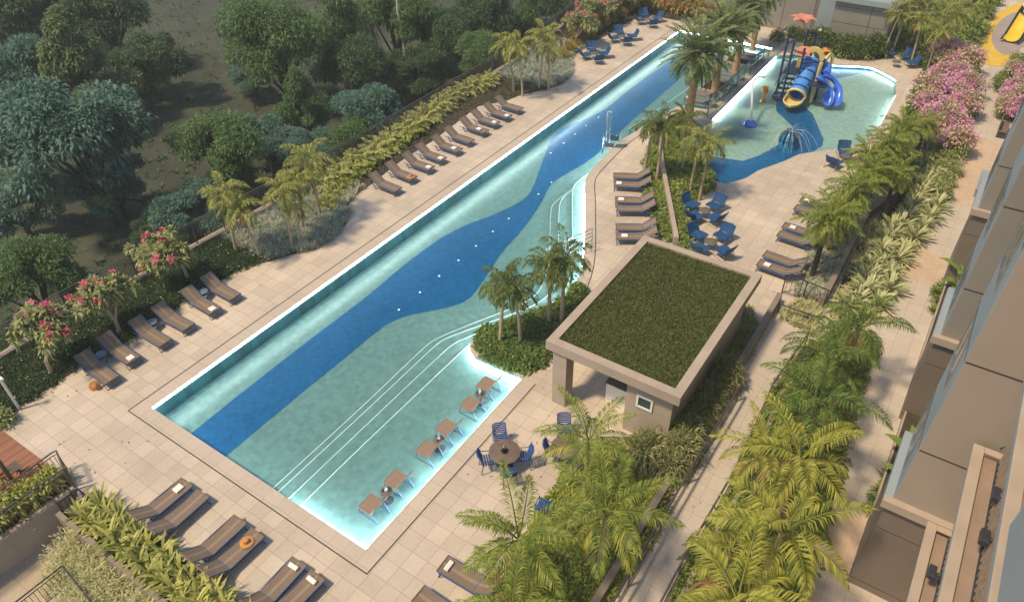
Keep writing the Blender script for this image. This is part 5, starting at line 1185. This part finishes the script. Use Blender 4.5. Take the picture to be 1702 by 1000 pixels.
# fern hedge: one arching shrub after another
def fern_shrub(seed,m,nf=26,L=1.05,name='fern_shrub',n=14,ll=.30,lw=.06):
    global NR; NR=np.random.default_rng(seed); r=random.Random(seed); t=thing(name,'x','shrub'); lf=LF(); mb=MB()
    for i in range(nf):
        az=i*2.4+r.uniform(-.3,.3); el=r.uniform(.45,1.45); frond(lf,(.12*math.cos(az),.12*math.sin(az),.05),az,el,L*r.uniform(.7,1.15),r.uniform(.8,1.6),n,ll,lw,m,.3,r.uniform(-.2,.2),mb=mb)
    lf.build('leaves',t); mb.build('stems',t); return t
FS=fern_shrub(31,'fern'); 
hl=along([Vector((a,b,0)) for a,b in PP([(560,318),(640,268),(720,212),(780,165),(838,140)])],1.02)
for i,q in enumerate(hl):
    place(FS,(q.x-.9+rnd.uniform(-.15,.15),q.y+rnd.uniform(-.1,.1),.05),rnd.uniform(0,6),'%s arching fern shrub behind the upper loungers from the near end'%ordn(i),'shrub','fern hedge behind the upper loungers',rnd.uniform(.9,1.15))
hl2=along([Vector((a,b,0)) for a,b in PP([(548,345),(575,312),(625,272),(700,220)])],1.25)
FS2=fern_shrub(32,'trop',20,.75)
for i,q in enumerate(hl2): place(FS2,(q.x-.2,q.y,.05),rnd.uniform(0,6),'%s small leafy shrub below the fern hedge from the near end'%ordn(i),'shrub','small shrubs at the foot of the fern hedge',rnd.uniform(.8,1.1))
# croton hedge at the top
def bush(seed,mats,r=.6,n=900,L=.2,W=.07,name='leafy_shrub',hz=.85,cat='shrub'):
    global NR; NR=np.random.default_rng(seed); t=thing(name,'x',cat); lf=LF(); rr=random.Random(seed)
    for (m,frac,top) in mats:
        k=int(n*frac); lob=[(rr.uniform(-.45,.45)*r,rr.uniform(-.45,.45)*r,rr.uniform(.35,.8)*r*hz,r*rr.uniform(.4,.62)) for _ in range(9)]
        for (x,y,z,q) in lob:
            kk=k//9; d=unit(NR.normal(0,1,(kk,3))); d[:,2]=np.abs(d[:,2])*.9+.0 if top else d[:,2]; B=np.array([x,y,z])+d*q*NR.uniform(.55,1.12 if not top else 1.2,(kk,1)); B[:,2]=np.maximum(B[:,2],.02); D=d+NR.normal(0,.45,d.shape); lf.add(B,D,NR.uniform(L*.6,L*1.3,kk),W,.3,m)
    lf.build('foliage',t); g=MB()
    for k in range(4): a=k*1.57; g.tube([(0,0,-.05),(.12*math.cos(a),.12*math.sin(a),r*.3),(.3*r*math.cos(a),.3*r*math.sin(a),r*.7)],[.03,.02,.01],'bark',5)
    g.build('stems',t); return t
CRT=bush(41,[('croton',.5,0),('croton_green',.42,0),('croton_red',.08,1)],.85,1500,.26,.08,'croton_shrub',1.3)
hp=along([Vector((a,b,0)) for a,b in PP([(1058,14),(1085,16),(1130,24),(1175,34),(1215,44)])],1.15)
for i,q in enumerate(hp): place(CRT,(q.x,q.y+.3,.05),rnd.uniform(0,6),'%s yellow and red croton of the top hedge from the left'%ordn(i),'shrub','croton hedge at the top',rnd.uniform(.9,1.15))
hp=along([Vector((a,b,0)) for a,b in PP([(1058,4),(1130,8),(1180,18)])],1.5)
for i,q in enumerate(hp): place(CRT,(q.x,q.y+1.0,.05),rnd.uniform(0,6),'%s croton of the taller rear row from the left'%ordn(i),'shrub','croton hedge at the top',rnd.uniform(1.15,1.4))
for i,(a,b) in enumerate([(948,104),(958,92),(968,82),(980,73),(992,66),(1004,56),(1016,48),(1030,40),(1044,31),(1056,22),(975,62),(1000,42),(1024,24),(1045,12)]):
    q=P(a,b); place(CRT,(q.x-.75,q.y+.2,.05),i*1.3,'%s croton shrub from the silver bed, below the far frangipani'%ordn(i),'shrub','croton shrubs below the far frangipani',.62 if i<10 else 1.0)
DS=bush(42,[('under',.55,0),('shrub',.45,0)],.8,1300,.24,.07,'dark_shrub',1.1)
hedge=PP([(1352,84),(1380,90),(1410,97),(1440,97),(1465,92)])
q0=along([Vector((a,b,0)) for a,b in hedge],.95)
for i,q in enumerate(q0):
    place(DS,(q.x,q.y+.2,0),rnd.uniform(0,6),'%s dark shrub from the left, front row before the grey wall'%ordn(i),'shrub','dark hedge before the grey wall',rnd.uniform(.95,1.2))
    place(DS,(q.x+.1,q.y+.95,0),rnd.uniform(0,6),'%s dark shrub from the left, rear row before the grey wall'%ordn(i),'shrub','dark hedge before the grey wall',rnd.uniform(1.1,1.35))
for i,(a,b) in enumerate([(1205,47),(1290,68),(1332,68),(1318,62),(1195,40)]):
    q=P(a,b); place(DS,(q.x,q.y,0),i,['dark shrub at the right end of the croton hedge','dark shrub against the grey wall left of the flower spray','dark shrub against the grey wall right of the flower spray','dark shrub behind the flower spray','dark shrub behind the nearest date palm crown'][i],'shrub','shrubs against the grey wall',.8)
TS=bush(43,[('trop',.5,0),('shrub',.5,0)],.7,1100,.28,.09,'green_shrub',1.0)
trp=[(1492,78),(1505,70),(1522,78),(1535,92),(1545,110),(1480,70),(1515,58),(1550,75),(1568,62),(1590,50),(1610,40),(1560,40),(1600,20),(1630,30),(1625,8),(1540,60),(1580,85),(1612,60),(1650,8),(1598,72)]
for i,(a,b) in enumerate(trp):
    q=P(a,b); place(TS,(q.x,q.y,0),i*1.1,'%s green shrub outward from the top right blue chairs'%ordn(i),'shrub','green thicket at the top right',1.0+.25*(i%3))
# pink flowering shrubs
BG=bush(44,[('shrub',.30,0),('boug',.55,1),('boug_cream',.15,1)],1.0,3000,.17,.075,'bougainvillea',1.25)
bp=[(1580,112),(1600,108),(1562,128),(1592,132),(1550,155),(1582,158),(1605,150),(1545,185),(1575,188),(1600,180),(1560,212),(1590,212),(1585,238),(1570,95),(1600,92)]
for i,(a,b) in enumerate(bp):
    q=P(a,b,.6); place(BG,(q.x,q.y,0),i*1.7,'%s pink bougainvillea along the path from the yellow ground'%ordn(i),'shrub','pink bougainvillea hedge',[1.15,1.3,1.0][i%3])
for i,(a,b) in enumerate([(1692,118),(1712,135),(1690,150),(1708,165),(1680,165),(1700,188),(1678,180)]):
    q=P(a,b,.6); place(BG,(q.x,q.y,0),i*2.1,'%s pink bougainvillea from the top at the right edge'%ordn(i),'shrub','pink bougainvillea at the right edge',[.9,1.05][i%2])
VG=bush(45,[('shrub',.6,0),('lightgreen',.4,0)],.6,900,.2,.05,'green_shrub',.9)
# green edge below the bougainvillea down to the rosettes
for i,(a,b) in enumerate([(1598,205),(1592,232),(1586,258),(1578,280),(1570,300),(1560,318),(1575,262),(1560,285),(1548,262),(1552,240),(1540,300),(1530,240),(1520,262)]):
    q=P(a,b,.3); place(VG,(q.x,q.y,0),i,'%s green shrub from the top between pink hedge and rosettes'%ordn(i),'shrub','green shrubs below the pink hedge',1.0+.2*(i%2))
# rosette plants
def rosette(seed,m='brom',n=46,L=.78,W=.075):
    global NR; NR=np.random.default_rng(seed); t=thing('rosette_plant','x','plant'); lf=LF(); az=NR.uniform(0,6.28,n); ln=np.sort(NR.uniform(.05,1.15,n)); lf.blades(np.tile([0,0,.03],(n,1))+NR.normal(0,.02,(n,3)),az,ln,L*NR.uniform(.75,1.1,n),W,m,4,.75); lf.build('leaves',t); return t
RO=rosette(51,'brom',44,.95,.10); k=0
rows=[([(1548,298),(1520,345),(1492,385),(1468,425),(1447,465),(1430,500),(1412,530)],1.2),([(1562,330),(1538,372),(1512,410),(1486,455),(1466,492),(1450,520)],1.2),([(1530,318),(1505,352),(1478,392),(1455,430),(1432,468),(1412,500),(1395,530)],1.2)]
for ri,(row,st_) in enumerate(rows):
    for q in along([Vector((a,b,0)) for a,b in PP(row)],st_):
        place(RO,(q.x+rnd.uniform(-.15,.15),q.y+rnd.uniform(-.15,.15),.02),rnd.uniform(0,6),'%s striped rosette from the top in the %s'%(ordn([0,0,0][0]+sum(1 for _ in range(0))+k),['middle row','row beside the garden path','row beside the planter wall'][ri]),'plant','rosette plants along the garden path',rnd.uniform(.85,1.15)); k+=1
    k=0
# beds
bed('central_shrubs',PP([(1076,270),(1078,290),(1080,318),(1086,350),(1092,375),(1108,398),(1128,406),(1145,411),(1138,385),(1134,360),(1134,342),(1156,327),(1174,318),(1183,305),(1178,290),(1165,270),(1150,256),(1140,225),(1135,190),(1100,215)]),0,'glossy green shrubs filling the central planter under the slim palms',520,bushes('shrub',60,.36,.24,.10,'trop',.3))
bed('white_flower_shrubs',PP([(1090,352),(1094,375),(1108,396),(1140,408),(1134,380),(1130,348)]),0.0,'dark green shrubs dotted with small white flowers in the central planter',170,bushes('shrubdark',60,.33,.12,.055,'whiteflower',.06),soil=False)
bed('planter_shrubs',PP([(802,556),(800,578),(812,592),(845,606),(878,617),(905,600),(925,560),(960,520),(975,495),(960,480),(945,500),(912,518),(870,535)]),.0,'dark green shrubs under the slim palms at the planter tip',420,bushes('shrubdark',60,.32,.24,.10,'shrub',.5))
bed('pavilion_shrubs',PP([(1245,520),(1257,560),(1215,635),(1180,700),(1150,742),(1100,840),(1075,800),(1040,745),(1100,720),(1140,680),(1180,610),(1225,520)]),0,'spiky olive shrubs between the pavilion and the ramp wall',520,tufts('spiky',30,.42,.055,(.1,1.3),.5))
bed('pavilion_shrubs_light',PP([(1245,515),(1258,560),(1200,650),(1150,742),(1095,810),(1060,760),(1100,720),(1150,670),(1190,600),(1220,530)]),0,'yellow green spiky shrubs mixed into the planting beside the pavilion',330,tufts('canna',20,.40,.045,(.1,1.2),.5),soil=False)
bed('lower_bed_shrubs',PP([(960,760),(1040,750),(1095,830),(1060,900),(1000,985),(950,1090),(820,1090),(850,960),(900,870),(940,810)]),0,'lush green leaves under the foreground palms',700,bushes('trop',60,.42,.24,.08,'shrub',.35))
bed('lower_bed_tufts',PP([(985,765),(1040,755),(1090,830),(1050,900),(1000,970),(930,960),(930,850)]),0,'yellow green ferny tufts under the foreground palms',220,tufts('canna',26,.5,.06,(.2,1.2),.7),soil=False)
bed('ramp_bed_shrubs',PP([(1345,585),(1440,560),(1420,640),(1390,730),(1375,820),(1340,920),(1290,1060),(1110,1060),(1150,950),(1225,815),(1290,670)]),0,'dense green shrubs covering the ramp bed under the feather palms',900,bushes('shrub',60,.45,.22,.075,'trop',.4))
RPP=RPL+PP([(1462,310),(1500,292),(1490,320),(1442,362),(1418.6,405),(1367.6,505)])
bed('light_ground_cover',RPP,.05,'pale variegated ground cover in the bed under the bushy palm trunk',900,tufts('silver',14,.26,.045,(.2,1.3),.5))
bed('light_ground_cover',PP([(1296,528),(1325,500),(1369,512),(1360,545),(1350,558)]),.0,'pale ground cover at the head of the ramp',120,tufts('lightgreen',16,.3,.045,(.2,1.3),.5))
bed('under_rosettes',PP([(1375,545),(1400,560),(1460,530),(1490,470),(1530,400),(1575,310),(1560,270),(1530,270),(1500,335),(1442,380),(1420,420),(1385,500)]),0,'fine green ground cover under the rosette plants',900,tufts('lightgreen',12,.28,.04,(.2,1.3),.5))
bed('shrub_undergrowth',PP([(1440,300),(1465,255),(1500,200),(1540,110),(1620,95),(1618,160),(1600,230),(1575,300),(1530,290),(1500,300)]),0,'dark green undergrowth below the bushy palms and pink flowers',900,bushes('shrubdark',40,.4,.2,.08,'shrub',.3))
bed('thicket_floor',PP([(1470,70),(1520,105),(1560,115),(1625,90),(1640,40),(1650,0),(1700,-60),(1480,-30),(1465,40)]),0,'green and yellow undergrowth at the top right',900,bushes('shrub',40,.5,.25,.09,'croton',.25))
bed('right_edge_shrubs',PP([(1665,125),(1650,140),(1680,200),(1720,210),(1740,120),(1690,95)]),0,'green undergrowth under the pink flowers at the right edge',200,bushes('shrub',50,.5,.2,.08,'shrubdark',.3))
SPK=bush(49,[('spiky',.65,0),('croton_green',.35,0)],.62,1500,.30,.045,'spiky_shrub',1.45)
pv=PP([(1246,528),(1222,590),(1190,650),(1158,705),(1128,755),(1095,800)]); i=0
for row,off in ((0,0),(1,-.75)):
    for q in along([Vector((a,b,0)) for a,b in pv],.72):
        if q.x+off>-4.5 or q.y<16: place(SPK,(q.x+off+rnd.uniform(-.1,.1),q.y,.05),rnd.uniform(0,6),'%s spiky shrub from the top in the %s row beside the pavilion'%(ordn(i),['ramp side','pavilion side'][row]),'shrub','spiky hedge beside the pavilion',rnd.uniform(.9,1.2)); i+=1
    i=0
# forest undergrowth and fallen leaves
B=np.c_[NR.uniform(-95,-29.5,9000),NR.uniform(0,110,9000),np.full(9000,-3.0)]; lf=LF(); tufts('leaf_green',4,.35,.07,(.1,1.2),.6)(lf,B[:6000]); tufts('leaf_dark',5,.5,.09,(.1,1.2),.6)(lf,B[6000:]); o=lf.build('forest_undergrowth'); o['label']='sparse low grass and undergrowth on the dark forest ground'; o['category']='undergrowth'; o['kind']='stuff'
n=420; px_=[]
for k in range(n):
    a,b=rnd.choice([((-25.5,8),(1.2,5)),((-25,24),(1.5,9)),((-13,20),(1.5,3)),((-9,30),(2.5,5)),((-7,12),(2.5,3)),((-2,20),(1.5,9)),((-6,42),(3,6)),((-25,50),(2,6)),((-19,4),(5,2))]); px_.append((rnd.gauss(a[0],b[0]),rnd.gauss(a[1],b[1]),.022))
px_=[q for q in px_ if not inside(POOL,q[0],q[1]) and not inside(KPOOL,q[0],q[1]) and q[0]>-28]
B=np.array(px_); az=NR.uniform(0,6.28,len(B)); lf=LF(); lf.add(B,np.c_[np.cos(az),np.sin(az),.02+0*az],NR.uniform(.06,.14,len(B)),.045,.05,'palm_dead'); o=lf.build('fallen_leaves'); o['label']='small dry leaves scattered over the paving near the planting'; o['category']='fallen leaves'; o['kind']='stuff'
# strap leaved bed and pale shrub, lower left
A=Vector(LOW[1]);Bv=Vector(LOW[0]); dr=(Bv-A).normalized(); nr=Vector((-dr.y,dr.x)); nr=nr if nr.y>0 else -nr
CN=rosette(61,'canna',30,.80,.085); CN.name='strap_leaf_plant'
g=MB(); g.prism([tuple(A+nr*.02),tuple(Bv+nr*.02),tuple(Bv+nr*1.15),tuple(A+nr*1.15)],0,.10,'soil'); struct(g.build('planting_soil'))
i=0
for row,off in ((0,.35),(1,.85)):
    L=(Bv-A).length; u=.6+.25*row
    while u<L:
        q=A+dr*u+nr*(off+rnd.uniform(-.08,.08)); place(CN,(q.x,q.y,.08),rnd.uniform(0,6),'%s strap leaved plant from the stairs, %s row'%(ordn(i),['front','rear'][row]),'plant','strap leaved plants at the lower left',rnd.uniform(.85,1.15)); u+=.52; i+=1
    i=0
PS=bush(46,[('lightgreen',1,0)],.7,1900,.17,.03,'pale_shrub',.9)
i=0
for row,off in ((0,-.45),(1,-1.0)):
    u=.9
    while u<8.0:
        q=A+dr*(u+.3*row)+nr*(off); place(PS,(q.x,q.y,-1.2+(.25 if row==0 else .0)),rnd.uniform(0,6),'%s pale green shrub from the stairs, %s row'%(ordn(i),['wall side','terrace side'][row]),'shrub','pale shrubs on the lower terrace',rnd.uniform(.95,1.15)); u+=.85; i+=1
    i=0
C=Vector(LOW[3]);D_=Vector(LOW[4]); dd=(D_-C).normalized(); nn_=Vector((-dd.y,dd.x)); nn_=nn_ if nn_.y>0 else -nn_
g=MB(); g.prism([tuple(C+nn_*.18),tuple(D_+nn_*.18),tuple(D_+nn_*1.1),tuple(C+nn_*1.1)],0,.1,'soil'); struct(g.build('planting_soil'))
LV=bush(47,[('trop',.6,0),('canna',.4,0)],.55,700,.26,.08,'leafy_plant',1.3); u=.4;i=0
while u<5:
    q=C+dd*u+nn_*.6; place(LV,(q.x,q.y,.05),rnd.uniform(0,6),'%s leafy yellow green plant from the stairs, left planter'%ordn(i),'plant','leafy plants in the left planter',rnd.uniform(.9,1.1)); u+=.62;i+=1
RF=bush(48,[('orangeflower',.35,1),('croton_green',.65,0)],.45,500,.25,.04,'orange_flower_plant',1.3)
for i,(a,b) in enumerate([(8,835),(28,826),(48,815),(2,812)]):
    q=P(a,b); place(RF,(q.x,q.y,0),i,'%s orange flowered tuft from the left by the timber deck'%ORD[i],'plant','orange flowered tufts',1.0)
q=P(-3,705); g=None; place(VG,(q.x,q.y,0),0,'small green shrub at the left edge where the timber deck meets the lawn','shrub','green shrubs below the pink hedge')
# banana plants and tufts beside the building
def banana(seed):
    global NR; NR=np.random.default_rng(seed); t=thing('banana_plant','x','plant'); lf=LF(); n=7
    for k in range(n):
        az=k*2.4; el=1.2-.12*k; h=np.array([math.cos(az),math.sin(az),0]); sd=np.array([-math.sin(az),math.cos(az),0]); b=h*.08+np.array([0,0,.5]); V=[];K=8
        p=b.copy()
        for i in range(K+1):
            a=el-1.3*(i/K)**1.5; d=h*math.cos(a)+np.array([0,0,math.sin(a)]); w=.17*math.sin(math.pi*min(1,i/K*.93+.05))
            V+= [p-sd*w+[0,0,.03],p,p+sd*w+[0,0,.03]]; p=p+d*.13
        if 'banana' not in lf.mats: lf.mats.append('banana')
        V=np.array(V); F=[]
        for i in range(K):
            for j in(0,1): a0=i*3+j; F+= [[a0,a0+1,a0+4],[a0,a0+4,a0+3]]
        lf.V.append(V); lf.F.append(np.array(F)+lf.n); lf.M+=[0]*len(F); lf.n+=len(V)
    lf.build('leaves',t); g=MB(); g.tube([(0,0,0),(0,0,.6)],[.08,.06],'canna',8); g.build('stem',t); return t
BN=banana(5)
for a,b,z,s,lab in [(1583,470,.45,1.1,'banana plant with broad leaves in the planter of the middle wing'),(1578,490,.3,.8,'smaller banana plant in front of the other by the middle wing'),(1495,770,.45,1.0,'banana plant in the planter of the nearest wing'),(1480,800,.45,.7,'small banana plant in the planter of the nearest wing'),(1680,742,6.7,.55,'small green potted plant on the middle balcony')]:
    q=P(a,b,z); place(BN,(q.x+(.25 if z<1 else 0),q.y,z),a,lab,'plant','banana plants by the building',s)
TF=rosette(52,'shrub',60,.42,.04); TF.name='grass_tuft'
for i,(a,b) in enumerate([(1448,850),(1455,835),(1463,818),(1472,800),(1480,785),(1552,520),(1560,505),(1557,490),(1566,480)]):
    q=P(a,b,.0); place(TF,(q.x-.02,q.y,.0),i,'%s grassy tuft from the bottom at the building foot'%ordn(i),'plant','grass tufts at the building foot',rnd.uniform(.9,1.2))

# ================================================================== AIR
g=MB(); g.b2(-190,90,-30,230,-4,24,'led'); g.mats=[]; me_o=None
m=bpy.data.materials.new('haze_air'); m.use_nodes=True; nt=m.node_tree
for n_ in list(nt.nodes):
    if n_.type=='BSDF_PRINCIPLED': nt.nodes.remove(n_)
v=nt.nodes.new('ShaderNodeVolumePrincipled'); v.inputs['Color'].default_value=(.90,.95,.86,1); v.inputs['Density'].default_value=HAZE; nt.links.new(v.outputs[0],[n_ for n_ in nt.nodes if n_.type=='OUTPUT_MATERIAL'][0].inputs['Volume'])
MT['haze_air']=m; g=MB(); g.b2(-190,90,-30,230,-4,24,'haze_air'); o=g.build('haze'); o['kind']='stuff'
